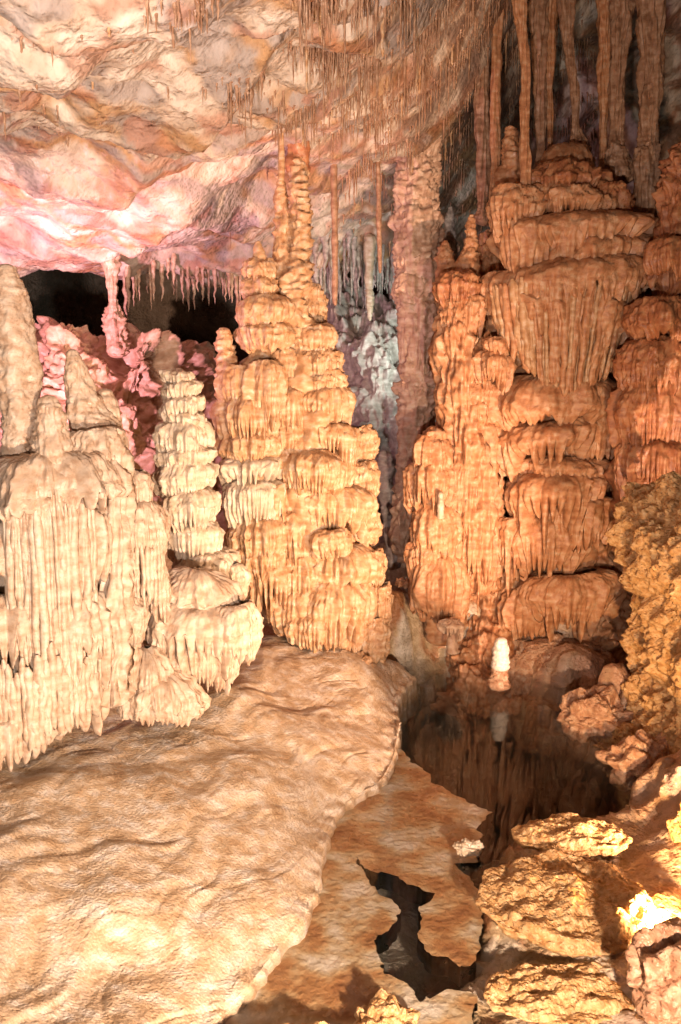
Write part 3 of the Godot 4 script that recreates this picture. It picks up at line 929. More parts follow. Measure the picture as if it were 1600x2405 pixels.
func build_centre():
	var d := 9.9
	var t := thing("stalagmite", "huge amber central stalagmite of fringed tiers with a double spire reaching the ceiling", "stalagmite", at(740, 1530, d))
	lathe(t, "core", [[700, 700, 36], [705, 800, 76], [705, 920, 118], [712, 1100, 142], [735, 1300, 136], [770, 1450, 115], [790, 1560, 100]], d + 0.1, M.amber, {"res": 0.05})
	# twin spires
	lathe(t, "spire", [[657, 415, 7], [660, 445, 15], [664, 500, 19], [667, 560, 22], [670, 620, 30], [676, 680, 34]], d, M.amber, {"ring": 0.05, "lump": 0.2, "res": 0.02})
	lathe(t, "spire", [[702, 380, 16], [702, 430, 22], [703, 480, 25], [703, 540, 23], [700, 600, 26], [692, 660, 38], [690, 700, 36], [700, 760, 32], [710, 800, 30], [715, 850, 30]], d - 0.05, M.amber, {"ring": 0.06, "lump": 0.22, "res": 0.02})
	lathe(t, "spire_column", [[712, 280, 20], [698, 330, 26], [700, 400, 24]], d, M.rust, {"ring": 0.04, "lump": 0.3})
	# pagoda
	lathe(t, "pagoda_tip", [[606, 572, 7], [608, 595, 13], [609, 620, 17]], d - 0.25, M.amber, {"ring": 0.02, "res": 0.015})
	stack(t, [
		[608, 606, 656, 38, 4, {"fa": 0.75, "r0": 0.3, "called": "pagoda_tier"}],
		[632, 605, 665, 14, 4, {"fa": 0.5, "r0": 0.2, "called": "pagoda_tier"}],
		[610, 648, 702, 44, 4, {"fa": 0.6, "r0": 0.5, "called": "pagoda_tier"}],
		[620, 694, 770, 66, 3, {"fa": 0.55, "r0": 0.5, "flute": 0.1, "called": "pagoda_tier"}],
		[624, 758, 822, 70, 2, {"fa": 0.4, "r0": 0.7, "flute": 0.1, "taper": 0.25, "called": "pagoda_tier"}],
	], d - 0.25, M.amber)
	lathe(t, "side_spire", [[527, 780, 13], [529, 810, 20], [533, 850, 25], [540, 900, 30], [550, 960, 34]], d - 0.2, M.amber, {"ring": 0.05})
	# left body, hanging clear of the slope
	lathe(t, "left_body", [[612, 820, 40], [600, 900, 72], [592, 1000, 76], [596, 1120, 76], [610, 1240, 78], [640, 1350, 70], [655, 1430, 42], [660, 1470, 16]], d - 0.15, M.amber, {"res": 0.03})
	stack(t, [
		[562, 858, 960, 48, 20, {"fa": 0.6, "dz": -0.1}], [622, 845, 985, 50, 30, {"fa": 0.5, "dz": -0.15}],
		[585, 930, 1030, 80, 26, {"fa": 0.5}], [592, 1008, 1080, 76, 28, {"fa": 0.35}],
		[600, 1070, 1125, 78, 20, {"fa": 0.3, "mat": M.white}], [598, 1120, 1222, 76, 20, {"fa": 0.3, "mat": M.white}],
		[610, 1205, 1300, 74, 8, {"fa": 0.5, "flute": 0.12}], [622, 1260, 1350, 76, 30, {"fa": 0.4}], [640, 1310, 1400, 66, 40, {"fa": 0.35}], [655, 1370, 1450, 40, 24, {"fa": 0.4}],
	], d - 0.2, M.amber)
	# right body
	stack(t, [
		[725, 668, 785, 40, 8, {"fa": 0.6, "dz": 0.2, "rough": 1.8}], [742, 760, 830, 50, 10, {"fa": 0.5}], [748, 815, 885, 56, 8, {"fa": 0.5, "rough": 1.6}],
		[755, 868, 925, 64, 8, {"fa": 0.5, "rough": 1.6}], [762, 905, 1000, 72, 32, {"fa": 0.45}], [780, 990, 1060, 66, 40, {"fa": 0.35}],
		[845, 1000, 1090, 40, 12, {"fa": 0.4, "rough": 2.0, "dz": 0.25}], [740, 1050, 1145, 90, 16, {"fa": 0.5, "dz": -0.1}], [848, 1080, 1165, 42, 16, {"rough": 1.6, "dz": 0.15}],
		[672, 905, 1010, 52, 30, {"fa": 0.4, "dz": -0.12}], [668, 985, 1085, 60, 34, {"fa": 0.4, "dz": -0.1}], [672, 1120, 1215, 70, 36, {"fa": 0.4, "dz": -0.05}], [690, 1195, 1300, 70, 40, {"fa": 0.4, "dz": -0.1}], [705, 1290, 1400, 66, 40, {"fa": 0.4, "dz": -0.12}], [665, 820, 925, 42, 20, {"fa": 0.5, "dz": -0.1}], [708, 1370, 1470, 70, 24, {"fa": 0.5, "dz": -0.12}],
		[700, 1020, 1120, 34, 10, {"fa": 0.7, "dz": -0.25, "r0": 0.1}],
		[775, 1135, 1240, 96, 40, {"fa": 0.45}], [850, 1185, 1275, 44, 10, {"rough": 1.8, "dz": 0.1}], [775, 1240, 1300, 50, 10, {"fa": 0.5, "dz": -0.35}],
		[790, 1265, 1362, 106, 18, {"fa": 0.55, "r0": 0.2}], [868, 1290, 1380, 40, 10, {"rough": 2.0}], [772, 1350, 1480, 108, 36, {"fa": 0.5, "dz": -0.05}],
		[895, 1370, 1470, 28, 12, {"rough": 2.0, "dz": 0.1}], [745, 1425, 1505, 76, 14, {"fa": 0.5, "dz": -0.2}], [805, 1430, 1530, 60, 14, {"dz": -0.05}], [880, 1450, 1545, 34, 10, {"rough": 2.0, "dz": 0.0}],
	], d, M.amber)
	t = thing("rock", "small amber rock on the floor at the right foot of the central stalagmite", "rock", at(845, 1560, 9.6))
	blob(t, "stone", at(845, 1558, 9.6), Vector3(.16, .09, .13), M.amber, {"nu": 50, "nv": 30})
	t = thing("rock", "little orange pebble rock on the floor in the dark gap", "rock", at(945, 1370, 11.5))
	blob(t, "stone", at(945, 1370, 11.5), Vector3(.10, .06, .08), M.orange, {"nu": 40, "nv": 26, "pop": 0.01})

func build_back():
	# ---- pink-lit flowstone in the left chamber
	var d := 11.6
	var t := thing("flowstone", "folded flowstone bank glowing pink behind the cream stalagmites", "flowstone", at(250, 1110, d))
	var rows := [
		[[-150, 760, 12.5], [70, 760, 12.4], [140, 745, 12.0], [250, 775, 12.2], [340, 765, 12.0], [420, 790, 12.6], [520, 800, 13.2]],
		[[-150, 850, 12.0], [80, 830, 11.8], [150, 815, 11.2], [250, 850, 11.6], [340, 840, 11.4], [400, 860, 12.2], [520, 860, 13.0]],
		[[-150, 930, 11.4], [90, 900, 11.0], [170, 890, 10.8], [260, 920, 11.2], [330, 930, 11.4], [400, 930, 12.0], [520, 960, 12.6]],
		[[-150, 1030, 11.0], [90, 1000, 10.8], [200, 1000, 10.6], [290, 1010, 10.9], [350, 1040, 11.2], [420, 1040, 11.6], [540, 1100, 12.0]],
		[[-150, 1250, 10.8], [90, 1200, 10.6], [220, 1200, 10.4], [310, 1200, 10.6], [380, 1220, 10.8], [440, 1230, 11.2], [560, 1250, 11.6]],
		[[-150, 1500, 10.2], [90, 1500, 10.2], [220, 1480, 10.2], [310, 1480, 10.2], [380, 1480, 10.4], [440, 1480, 10.8], [600, 1480, 11.2]]]
	var ctrl := []
	for r in rows:
		var line := []
		for e in r: line.append(at(e[0], e[1], e[2]))
		ctrl.append(line)
	var f := func(w: Vector3, u: float, v: float) -> float:
		return nz.get_noise_3d(w.x * 1.6, w.y * 1.2, w.z * 1.6) * 0.30 + nz.get_noise_3d(w.x * 9.0, w.y * 1.4, w.z * 9.0) * 0.07 + nz.get_noise_3d(w.x * 4.0, w.y * 6.0, w.z * 4.0) * 0.10 - absf(nz.get_noise_3d(w.x * 1.2 + w.y * 0.8, w.y * 0.9, w.z)) * 0.30 + nz.get_noise_3d(w.x * 16.0, w.y * 16.0, w.z * 16.0) * 0.025
	var nu := 190
	var nv := 150
	var q := push(loft_points(ctrl, nu, nv), nu, nv, f, -1.0)
	for i in q.size(): q[i] -= t.position
	put("draped_face", grid(q, nu, nv, false), M.rose, t)
	t = thing("column", "thin pale column standing on the pink-lit flowstone", "column", at(275, 810, 11.6))
	lathe(t, "shaft", [[262, 560, 26], [264, 610, 18], [262, 660, 10], [266, 710, 13], [272, 750, 22], [276, 790, 24], [276, 830, 22]], 11.5, M.rose, {"ring": 0.04, "flut": 0.05, "lump": 0.3})
	for i in 34:
		var px := 290.0 + 290.0 * i / 34.0 + rng.randf_range(-5, 5)
		var dd := 12.6 + rng.randf_range(-0.2, 0.4)
		tag(hang(self, "stalactite", ceil_at(px, rng.randf_range(0.74, 0.79)) + Vector3(0, 0.04, 0), sz(rng.randf_range(45, 105), dd), sz(rng.randf_range(3, 6), dd), 1, M.rose), "thin stalactite in the row along the ceiling edge above the dark hollow", "stalactite", "stalactites along the ceiling edge")
	# ---- the far hollow behind the middle, cold lit
	t = thing("flowstone", "cold grey flowstone cascade in the gap behind the central stalagmite", "flowstone", at(870, 1250, 14.0))
	rows = [
		[[640, 660, 16.2], [760, 650, 16.0], [820, 660, 15.8], [880, 690, 15.6], [960, 680, 15.6], [1120, 660, 15.8]],
		[[640, 770, 15.6], [760, 750, 15.2], [820, 765, 14.9], [880, 800, 14.6], [960, 800, 14.6], [1120, 790, 15.0]],
		[[640, 860, 15.2], [760, 820, 14.8], [820, 840, 14.5], [880, 850, 14.2], [960, 860, 14.2], [1120, 860, 14.8]],
		[[640, 980, 14.8], [760, 960, 14.4], [820, 970, 14.2], [880, 970, 13.9], [960, 980, 13.9], [1120, 980, 14.5]],
		[[640, 1060, 14.6], [760, 1060, 14.2], [820, 1060, 14.0], [880, 1070, 13.8], [960, 1080, 13.8], [1120, 1080, 14.4]],
		[[640, 1300, 14.2], [760, 1300, 14.0], [820, 1300, 13.9], [880, 1300, 13.9], [960, 1300, 13.9], [1120, 1300, 14.2]],
		[[640, 1420, 12.4], [760, 1420, 12.4], [820, 1420, 12.4], [880, 1420, 12.4], [960, 1420, 12.4], [1120, 1420, 12.6]]]
	ctrl = []
	for r in rows:
		var line := []
		for e in r: line.append(at(e[0], e[1], e[2]))
		ctrl.append(line)
	q = push(loft_points(ctrl, 150, 130), 150, 130, func(w: Vector3, u: float, v: float) -> float:
		return nz.get_noise_3d(w.x * 2.0, w.y * 1.6, w.z * 2.0) * 0.35 + nz.get_noise_3d(w.x * 8.0, w.y * 1.2, w.z * 8.0) * 0.08 + nz.get_noise_3d(w.x * 3.0, w.y * 7.0, w.z * 3.0) * 0.09 + nz.get_noise_3d(w.x * 14.0, w.y * 14.0, w.z * 14.0) * 0.03, -1.0)
	for i in q.size(): q[i] -= t.position
	put("draped_face", grid(q, 150, 130, false), M.grey, t)
	t = thing("stalagmite", "slim grey pillar standing in the dark gap", "stalagmite", at(912, 1330, 12.6))
	lathe(t, "shaft", [[905, 1070, 16], [905, 1120, 18], [905, 1180, 15], [915, 1240, 12], [918, 1330, 18]], 12.6, M.grey, {"lump": 0.3, "flut": 0.03})
	t = thing("rock", "purplish rock slab leaning at the foot of the rose column", "rock", at(950, 1300, 11.9))
	blob(t, "stone", at(950, 1240, 12.0), Vector3(.16, .5, .2), M.rose, {"nu": 70, "nv": 60, "pop": 0.03})
	t = thing("stalactite", "bright white wet stalactite far back beneath the cold-lit ceiling", "stalactite", at(868, 600, 14.9))
	lathe(t, "shaft", [[866, 560, 14], [867, 660, 9], [868, 700, 10], [868, 735, 7], [869, 752, 3]], 14.6, M.white, {"lump": 0.2})
	for i in 46:
		var px := 740.0 + 210.0 * i / 46.0 + rng.randf_range(-4, 4)
		var dd := 15.0 + rng.randf_range(-0.4, 0.6)
		tag(hang(self, "stalactite", ceil_at(px, rng.randf_range(0.68, 0.79)) + Vector3(0, 0.04, 0), sz(rng.randf_range(50, 150), dd), sz(rng.randf_range(3, 7), dd), 1, M.grey), "grey stalactite in the crowd over the far hollow", "stalactite", "stalactites over the far hollow")

func build_right():
	# ---- rose column
	var t := thing("column", "tall rose column with banded top and fluted waist", "column", at(985, 1170, 12.2))
	lathe(t, "shaft", [[985, 300, 50], [982, 380, 44], [978, 450, 46], [984, 520, 52], [980, 600, 54], [984, 690, 54], [990, 760, 50], [992, 880, 50], [985, 930, 46], [978, 1010, 42], [968, 1100, 34], [960, 1190, 34]], 12.2, M.rose, {"ring": 0.05, "flut": 0.05, "lump": 0.10, "res": 0.025})
	stack(t, [[982, 495, 548, 53, 8, {"r0": 0.7}], [981, 590, 640, 56, 8, {"r0": 0.7}], [985, 640, 700, 58, 8, {"r0": 0.7}], [990, 700, 885, 55, 14, {"r0": 0.7, "fa": 0.12, "taper": 0.06, "flute": 0.6}], [985, 885, 935, 50, 12, {"r0": 0.6}]], 12.2, M.rose)
	# ---- the orange cascade
	var d := 11.0
	t = thing("flowstone_cascade", "massive orange flowstone cascade with stacked fringed tiers and a fan of long pipes", "flowstone", at(1310, 1600, d))
	lathe(t, "core", [[1330, 390, 90], [1320, 500, 150], [1325, 620, 190], [1320, 760, 170], [1300, 900, 150], [1310, 1050, 150], [1310, 1250, 140], [1320, 1450, 150], [1320, 1640, 150]], d + 0.35, M.orange, {"res": 0.05, "lump": 0.1})
	var parts := stack(t, [
		[1330, 378, 470, 90, 14, {"fa": 0.6, "r0": 0.1, "rough": 2.0, "lob": 0.25, "mat": M.rust}],
		[1210, 440, 540, 62, 22, {"fa": 0.5, "rough": 1.6, "dz": -0.2}], [1410, 430, 540, 70, 20, {"fa": 0.5, "rough": 1.6, "mat": M.rust}], [1330, 440, 520, 110, 20, {"fa": 0.5, "rough": 1.8}],
		[1240, 510, 640, 62, 40, {"fa": 0.25, "flute": 0.6, "spx": 20.0, "dz": -0.25}], [1345, 500, 632, 62, 34, {"fa": 0.3, "flute": 0.6, "spx": 20.0, "taper": 0.3, "dz": -0.35}], [1340, 510, 590, 190, 30, {"fa": 0.4, "flute": 0.5, "spx": 19.0}],
		[1385, 560, 660, 175, 24, {"fa": 0.4, "spx": 18.0}],
		[1360, 610, 700, 184, 22, {"fa": 0.4, "spx": 18.0, "tilt": 0.10, "dz": -0.2, "taper": 0.03, "called": "crescent_shelf"}],
		[1175, 640, 730, 46, 24, {"fa": 0.5}],
		[1320, 685, 780, 170, 30, {"fa": 0.35, "spx": 20.0, "taper": 0.12, "dz": -0.05, "called": "curtain_head"}],
		[1290, 880, 985, 172, 24, {"fa": 0.55, "spx": 16.0, "dz": 0.05}],
		[1390, 930, 1075, 75, 30, {"fa": 0.15, "spx": 14.0, "dz": -0.02}],
		[1295, 985, 1065, 122, 34, {"fa": 0.4, "spx": 18.0, "dz": -0.05}],
		[1320, 1070, 1122, 122, 14, {"fa": 0.6, "spx": 16.0, "dz": -0.05}],
		[1300, 1105, 1200, 120, 56, {"fa": 0.4, "spx": 17.0, "dz": -0.1}],
		[1350, 1165, 1245, 88, 60, {"fa": 0.3, "spx": 17.0, "dz": -0.15}],
		[1270, 1205, 1325, 108, 36, {"fa": 0.5, "spx": 15.0, "dz": -0.05}],
		[1205, 1215, 1330, 48, 40, {"fa": 0.6, "dz": -0.15}],
		[1335, 1340, 1450, 128, 50, {"fa": 0.45, "spx": 15.0, "dz": -0.15}],
		[1240, 1380, 1500, 74, 30, {"fa": 0.4}],
	], d - 0.12, M.orange, 14.0, 0.66)
	lathe(t, "foot", [[1310, 1500, 16], [1311, 1512, 70], [1312, 1535, 112], [1318, 1585, 146], [1325, 1660, 165]], d - 0.45, M.bank, {"lump": 0.1, "res": 0.025, "rz": 0.6})
	var wrows := []
	for e in [[470, 11.9], [600, 11.75], [760, 11.6], [900, 11.5], [1050, 11.35], [1250, 11.2], [1420, 11.0], [1560, 10.6], [1680, 10.0]]:
		var line := []
		for x in [[1030, 0.5], [1090, 0.1], [1180, 0.0], [1300, -0.05], [1420, 0.0], [1520, 0.1], [1640, 0.0]]:
			line.append(at(x[0], e[0] + (maxf(0.0, 1230.0 - x[0]) * 0.85 + 14.0 * sin(x[0] * 0.05) if e[0] < 480 else maxf(0.0, 1180.0 - x[0]) * 0.45 if e[0] < 620 else 0.0), e[1] + x[1]))
		wrows.append(line)
	var wq := push(loft_points(wrows, 220, 230), 220, 230, func(w: Vector3, u: float, v: float) -> float:
		return nz.get_noise_3d(w.x * 1.8, w.y * 1.3, w.z * 1.8) * 0.26 + nz.get_noise_3d(w.x * 10.0, w.y * 1.0, w.z * 10.0) * 0.09 + nz.get_noise_3d(w.x * 2.5, w.y * 7.0, w.z * 2.5) * 0.09 + nz.get_noise_3d(w.x * 22.0, w.y * 3.0, w.z * 22.0) * 0.035 + nz.get_noise_3d(w.x * 18.0, w.y * 18.0, w.z * 18.0) * 0.02, -1.0)
	for i in wq.size(): wq[i] -= t.position
	put("fluted_wall", grid(wq, 220, 230, false), M.orange, t)
	# fan of long pipes below the crescent shelf
	var cen := at(1318, 760, d - 0.22)
	for ring in 2:
		var n: int = [40, 34][ring]
		for i in n:
			var th := lerpf(-1.5, 1.5, (i + rng.randf() * 0.9) / n)
			var rr := sz([164.0, 148.0][ring], d)
			var u := sin(th)
			var y0 := at(0, 672 + rng.randf_range(-8, 8), d).y
			var bottom := lerpf(928, 850, pow(absf(u - 0.05), 2.2)) + rng.randf_range(-26, 10)
			if ring == 1: bottom += 12
			if rng.randf() < 0.15: bottom -= rng.randf_range(30, 90)
			var o := hang(parts.curtain_head, "organ_pipe", Vector3(cen.x + sin(th) * rr, y0, cen.z + cos(th) * rr * 0.66), y0 - at(0, bottom, d).y, sz(4.0 * exp(rng.randf_range(0.0, 1.15)), d), 0, M.orange if rng.randf() < 0.65 else M.amber)
			o.rotation = Vector3(0.12 * cos(th), 0, -0.22 * sin(th))
	# drape on its left flank
	lathe(t, "left_drape", [[1062, 700, 24], [1075, 780, 52], [1085, 900, 60], [1095, 1000, 62], [1105, 1100, 66], [1115, 1250, 62], [1130, 1380, 40]], d - 0.05, M.orange, {"flut": 0.10, "ring": 0.02, "lump": 0.12, "res": 0.025})
	stack(t, [
		[1075, 640, 720, 46, 14, {"rough": 1.6, "mat": M.rust}], [1090, 690, 790, 58, 14, {"rough": 1.6}], [1165, 790, 832, 30, 10, {"dz": -0.3}], [1160, 825, 900, 44, 28, {"dz": -0.25, "fa": 0.4}],
		[1110, 880, 990, 55, 40, {"fa": 0.3}], [1135, 985, 1120, 50, 60, {"fa": 0.25, "flute": 0.5}], [1090, 1060, 1250, 66, 70, {"fa": 0.3, "flute": 0.5}], [1120, 1190, 1360, 60, 50, {"fa": 0.2, "flute": 0.5}],
	], d - 0.1, M.orange)
	# ---- stalagmites on its left shoulder
	t = thing("stalagmite", "stubby orange stalagmite on the cascade's shoulder beside the rose column", "stalagmite", at(1048, 650, 11.5))
	lathe(t, "shaft", [[1047, 572, 9], [1047, 595, 18], [1049, 630, 24], [1050, 680, 30]], 11.4, M.orange, {"ring": 0.05})
	t = thing("stalagmite", "thin pointed orange stalagmite on the cascade's shoulder", "stalagmite", at(1105, 650, 11.3))
	lathe(t, "shaft", [[1107, 508, 6], [1107, 535, 13], [1107, 570, 14], [1100, 610, 24], [1102, 680, 34]], 11.3, M.orange, {"ring": 0.05})
	# ---- stacked stalagmite at the left foot
	d = 10.7
	t = thing("stalagmite", "squat orange stalagmite of fringed tiers with a rounded bud on top", "stalagmite", at(1025, 1480, d))
	lathe(t, "core", [[1015, 1030, 25], [1015, 1120, 42], [1025, 1250, 50], [1030, 1400, 54], [1035, 1500, 50]], d + 0.05, M.orange, {"res": 0.05})
	stack(t, [
		[1020, 1002, 1034, 27, 4, {"r0": 0.1, "fa": 0.6, "called": "bud"}], [1012, 1022, 1110, 46, 16, {}], [1010, 1085, 1185, 56, 40, {"fa": 0.4}],
		[1040, 1110, 1240, 50, 30, {"dz": 0.1}], [1022, 1182, 1300, 62, 24, {"fa": 0.6}], [1000, 1270, 1345, 45, 16, {}], [1035, 1300, 1450, 72, 36, {"fa": 0.4}], [1000, 1310, 1420, 40, 18, {}],
	], d, M.orange, 15.0)
	t = thing("stalagmite", "tiny white stub stalagmite on a tier of the squat orange stalagmite", "stalagmite", at(1035, 1195, d - 0.33))
	lathe(t, "shaft", [[1035, 1160, 7], [1035, 1180, 8], [1035, 1215, 9]], d - 0.33, M.white, {"res": 0.01, "ring": 0.01, "flut": 0.0})
	t = thing("stalagmite", "small mushroom-shaped stalagmite on the shore before the squat one", "stalagmite", at(1062, 1510, 10.1))
	stack(t, [[1062, 1452, 1485, 28, 20, {"fa": 0.6, "r0": 0.1}]], 10.1, M.rose, 10.0)
	lathe(t, "stem", [[1062, 1470, 14], [1062, 1500, 12], [1062, 1530, 16]], 10.1, M.rose, {})
	t = thing("stalagmite", "white capped stub stalagmite at the water's edge", "stalagmite", at(1175, 1590, 9.75))
	lathe(t, "white_cap", [[1177, 1508, 15], [1177, 1525, 21], [1176, 1548, 22], [1176, 1566, 21]], 9.75, M.chalk, {"res": 0.01, "ring": 0.016, "flut": 0.006, "lump": 0.10, "grain": 0.008})
	lathe(t, "foot", [[1175, 1558, 18], [1175, 1580, 19], [1172, 1594, 26], [1172, 1606, 32]], 9.77, M.bank, {"res": 0.012, "ring": 0.012, "flut": 0.004})
	# ---- wall at the far right
	t = thing("column", "broad rust-red column at the far right of the cascade", "column", at(1600, 1100, 10.2))
	lathe(t, "shaft", [[1640, 330, 30], [1625, 370, 55], [1615, 450, 58], [1610, 600, 62], [1610, 760, 80], [1590, 900, 110], [1580, 1050, 120], [1580, 1250, 130]], 10.3, M.rust, {"ring": 0.05, "flut": 0.05, "lump": 0.14, "res": 0.03})
	stack(t, [[1560, 700, 800, 85, 20, {"rough": 1.6}], [1545, 790, 910, 90, 26, {"rough": 1.6}], [1540, 890, 1040, 105, 26, {"rough": 1.4, "fa": 0.5}], [1560, 1030, 1150, 100, 40, {"fa": 0.3, "flute": 0.6}], [1600, 560, 660, 74, 16, {}]], 10.0, M.rust)
	# ---- crusted wall caught by the floodlight
	var rows := [
		[[1466, 1150, 9.46], [1518, 1130, 9.13], [1570, 1130, 8.69], [1680, 1120, 7.92], [1900, 1100, 6.60]],
		[[1451, 1230, 9.24], [1498, 1230, 8.69], [1550, 1240, 8.14], [1660, 1240, 7.26], [1900, 1240, 5.94]],
		[[1466, 1320, 9.13], [1508, 1330, 8.58], [1550, 1340, 7.92], [1660, 1340, 7.04], [1900, 1350, 5.72]],
		[[1481, 1430, 9.13], [1518, 1450, 8.69], [1560, 1460, 8.03], [1680, 1470, 6.93], [1900, 1500, 5.50]],
		[[1476, 1560, 9.02], [1518, 1580, 8.58], [1570, 1600, 7.92], [1680, 1620, 6.82], [1900, 1700, 5.39]],
		[[1426, 1680, 8.80], [1498, 1710, 8.25], [1580, 1730, 7.59], [1700, 1780, 6.60], [1950, 1900, 5.28]],
		[[1396, 1760, 8.47], [1488, 1790, 7.92], [1600, 1830, 7.26], [1740, 1900, 6.27], [2000, 2050, 5.06]]]
	var ctrl := []
	for r in rows:
		var line := []
		for e in r: line.append(at(e[0], e[1], e[2]))
		ctrl.append(line)
	var nu := 200
	var nv := 230
	var q := push(loft_points(ctrl, nu, nv), nu, nv, func(w: Vector3, u: float, v: float) -> float:
		return nz.get_noise_3d(w.x * 1.6, w.y * 1.6, w.z * 1.6) * 0.18 + nz.get_noise_3d(w.x * 4.5, w.y * 3.0, w.z * 4.5) * 0.10 - (nc.get_noise_3d(w.x * 11.0, w.y * 11.0, w.z * 11.0) + 0.5) * 0.08 - (nc.get_noise_3d(w.x * 19.0, w.y * 19.0, w.z * 19.0) + 0.5) * 0.05, -1.0)
	t = thing("crusted_wall", "knobbly crusted rock wall burnt out by the floodlight's glare", "rock wall", at(1560, 1750, 7.0))
	for i in q.size(): q[i] -= t.position
	put("crust", grid(q, nu, nv, false), M.crust, t)

func build_columns():
	# slender columns between the cascade and the roof
	for e in [
		["slim brown column rising beside the rose column", [[1130, -80, 20], [1132, 150, 15], [1135, 330, 15], [1138, 470, 15], [1140, 520, 20]], 11.9, M.straw],
		["slim orange column just behind the bright one", [[1168, -80, 18], [1166, 100, 11], [1165, 300, 10], [1163, 440, 10], [1160, 500, 20]], 11.6, M.orange],
		["bright orange pale-topped column standing on the cascade's left shoulder", [[1222, -80, 24], [1222, 30, 14], [1228, 80, 10], [1234, 180, 9], [1234, 300, 10], [1236, 460, 11], [1236, 520, 15], [1238, 600, 16], [1236, 680, 22], [1236, 720, 26]], 10.7, M.orange],
		["grey brown column behind the bright orange one", [[1262, -80, 24], [1266, 100, 14], [1270, 250, 12], [1270, 340, 10], [1268, 420, 16]], 11.9, M.straw],
		["thin orange stalactite column above the black hole", [[1292, -80, 20], [1290, 150, 11], [1290, 260, 8], [1292, 330, 6], [1294, 440, 10]], 12.0, M.orange],
		["curving column that splits near the roof", [[1330, -80, 24], [1332, 60, 12], [1340, 150, 9], [1352, 220, 9], [1352, 300, 10], [1360, 350, 20], [1360, 400, 34]], 11.7, M.straw],
		["orange column right of the black hole", [[1434, -80, 26], [1424, 100, 14], [1418, 220, 12], [1418, 330, 8], [1418, 420, 12]], 11.8, M.orange],
		["stout grey brown column over a rounded stump", [[1470, -80, 30], [1458, 80, 18], [1450, 200, 14], [1448, 320, 14], [1450, 370, 26], [1452, 420, 30]], 11.6, M.straw],
		["fluted brown double column near the right wall", [[1530, -80, 34], [1530, 100, 24], [1528, 250, 22], [1524, 330, 20], [1520, 360, 26], [1522, 430, 30], [1525, 560, 34]], 11.3, M.straw]]:
		var t := thing("column", e[0], "column", at(e[1][-1][0], e[1][-1][1], e[2]))
		lathe(t, "shaft", e[1], e[2], e[3], {"ring": 0.012, "flut": 0.07, "lump": 0.08, "res": 0.018, "grain": 0.008})
	var t2 := thing("stalagmite", "lumpy orange stump under the slim orange column", "stalagmite", at(1200, 480, 11.4))
	lathe(t2, "shaft", [[1198, 305, 10], [1200, 350, 20], [1200, 400, 26], [1198, 480, 34]], 11.3, M.orange, {"ring": 0.06, "lump": 0.3})
	t2 = thing("stalagmite", "dark slim stalagmite silhouetted against the cold-lit hollow", "stalagmite", at(1058, 620, 12.8))
	lathe(t2, "shaft", [[1058, 488, 5], [1056, 520, 13], [1056, 570, 16], [1058, 650, 22]], 12.8, M.grey, {})
	t2 = thing("column", "long straight straw column joining the spires to the ceiling", "column", at(660, 420, 9.4))
	lathe(t2, "shaft", [[655, 60, 9], [656, 130, 6], [658, 250, 6], [661, 330, 6], [660, 430, 9]], 9.4, M.amber, {"ring": 0.008, "flut": 0.01})
	t2 = thing("stalactite", "long thin stalactite in front of the cold-lit hollow", "stalactite", at(888, 330, 11.5))
	lathe(t2, "shaft", [[886, 300, 9], [888, 380, 6], [890, 500, 6], [892, 600, 5], [893, 640, 3]], 11.5, M.straw, {"ring": 0.01, "flut": 0.01})
	t2 = thing("stalactite", "long rust-brown stalactite hanging right of the central spires", "stalactite", at(786, 380, 11.0))
	lathe(t2, "shaft", [[784, 380, 9], [786, 500, 8], [787, 620, 7], [787, 700, 6], [788, 716, 3]], 11.0, M.straw, {"ring": 0.01, "flut": 0.01})

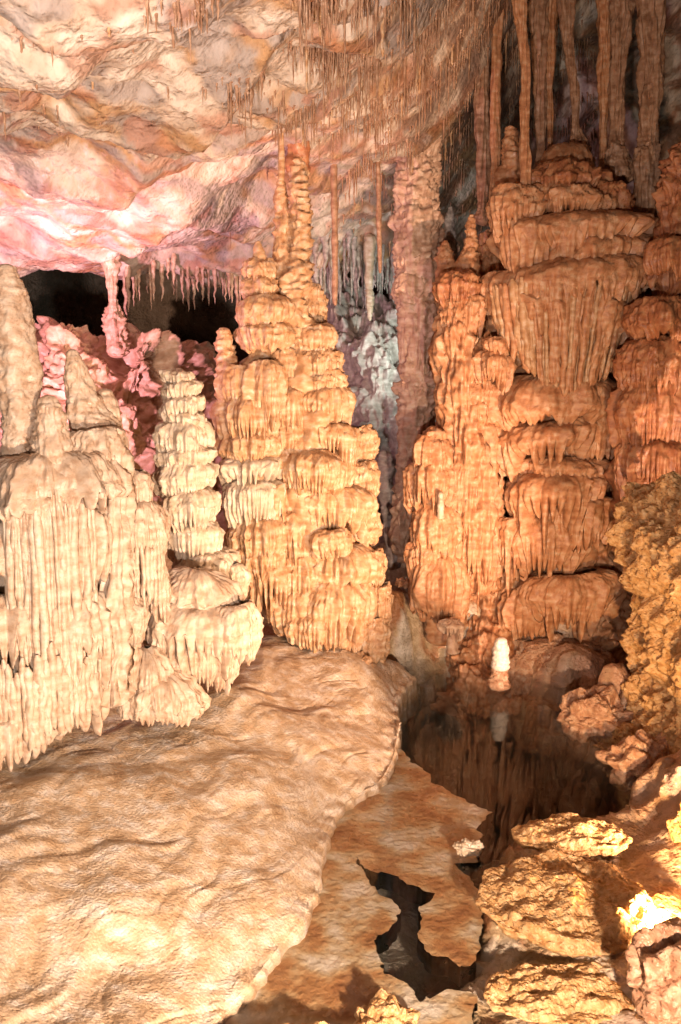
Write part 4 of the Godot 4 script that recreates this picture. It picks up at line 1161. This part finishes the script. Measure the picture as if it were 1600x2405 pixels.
func build_straws():
	# soda straws: the largest each a thing, the rest of the thicket one mass
	var made := 0
	var rest: Array[Transform3D] = []
	var hg := 0
	for i in 46000:
		var u := rng.randf()
		var v := rng.randf_range(0.16, 0.84)
		var w: Vector3 = ceil_p[int(v * (ceil_nv - 1)) * ceil_nu + int(u * (ceil_nu - 1))]
		var dep := -w.z * CP - (w.y - EYE) * SP
		var px := 800.0 + w.x / dep * F
		var py := 1202.5 - ((w.y - EYE) * CP - w.z * SP) / dep * F
		if px < -60 or px > 1400 or py < -120 or py > 600: continue
		var dens := smoothstep(430.0, 900.0, px + 160.0 * nz.get_noise_3d(w.x * 1.2, 8.0, w.z * 1.2) * 3.0)
		dens = maxf(dens, 0.06)
		if px < 780 and py > 300: dens *= 0.2
		if py > 420: dens *= 0.3
		if px > 700 and py < 250: dens = 1.0
		dens *= smoothstep(0.10, -0.12, absf(nz.get_noise_3d(w.x * 0.9, 33.0, w.z * 0.9)) - 0.12)
		if rng.randf() > dens: continue
		var len := rng.randf_range(0.04, 0.20) * (1.0 + 2.2 * pow(rng.randf(), 6.0)) * (0.6 + dens * 0.6)
		var r := 0.0045 * exp(rng.randf_range(0.0, 1.0)) * (0.7 + 0.05 * -w.z)
		len *= rng.randf_range(0.4, 1.2)
		hg += 1
		if made < 260 and hg % 9 == 0 and py > 0 and px > 0:
			made += 1
			tag(hang(self, "soda_straw", w + Vector3(0, 0.03, 0), len * 1.4, r * 1.25, 2 if rng.randf() < 0.6 else 1, M.straw if rng.randf() < 0.7 else M.amber), "larger soda straw standing out from the thicket on the ceiling", "stalactite", "larger soda straws on the ceiling")
		else:
			rest.append(Transform3D(Basis(Vector3.UP, rng.randf() * TAU).scaled_local(Vector3(r, len, r)), w + Vector3(0, 0.02, 0)))
	var mm := MultiMesh.new()
	mm.transform_format = MultiMesh.TRANSFORM_3D
	mm.mesh = pipes[1][2]
	mm.instance_count = rest.size()
	for i in rest.size(): mm.set_instance_transform(i, rest[i])
	var o := MultiMeshInstance3D.new()
	o.name = "straw_thicket"
	o.multimesh = mm
	o.material_override = M.straw
	add_child(o)
	tag(o, "thicket of fine brown soda straws bristling from the ceiling", "stalactites", "", "stuff")
	print("straws ", made, " ", rest.size())

func build_foreground():
	for e in [
		["rock", "glowing popcorn-crusted rock lit by the floodlight beside the pool", [1330, 2115, 5.3], Vector3(.58, .11, .50), "crust"],
		["rock", "low popcorn-crusted rock behind the glowing one at the pool's edge", [1340, 1960, 6.15], Vector3(.44, .07, .26), "crust"],
		["rock", "wide ochre rock in front of the glowing one", [1330, 2335, 4.56], Vector3(.48, .08, .26), "crust"],
		["rock", "dark red boulder shielding the floodlight", [1590, 2290, 4.25], Vector3(.26, .24, .24), "bank"],
		["rock", "burnt-out white boulder right behind the floodlight", [1655, 1960, 5.84], Vector3(0.20, 0.34, 0.2), "crust"],
		["rock", "small glaring white rock beside the floodlight", [1500, 2150, 5.11], Vector3(0.12, 0.15, 0.11), "crust"],
		["rock", "pale crusted rock rising from the shallow pool at the near end", [905, 2400, 4.36], Vector3(0.17, 0.09, 0.15), "crust"],
		["rock", "low reddish crusted ridge by the near end of the slope", [720, 2465, 4.1], Vector3(0.35, 0.09, 0.14), "crust"],
		["rock", "small pale stone on the edge of the rimstone shelf", [1100, 1990, 6.12], Vector3(0.11, 0.05, 0.07), "white"],
		["rock", "pinkish knobbly rock on the shore below the crusted wall", [1400, 1680, 8.73], Vector3(0.38, 0.24, 0.33), "bank"],
		["rock", "rust-red block lying under the crusted wall by the water", [1530, 1790, 7.77], Vector3(0.46, 0.23, 0.34), "bank"]]:
		var c := at(e[2][0], e[2][1], e[2][2])
		var t := thing(e[0], e[1], "rock", c - Vector3(0, e[3].y, 0))
		blob(t, "crusted_stone", c, e[3], M[e[4]], {"pop": 0.022 if e[4] == "crust" else 0.025, "pf": 20.0, "big": 0.22})
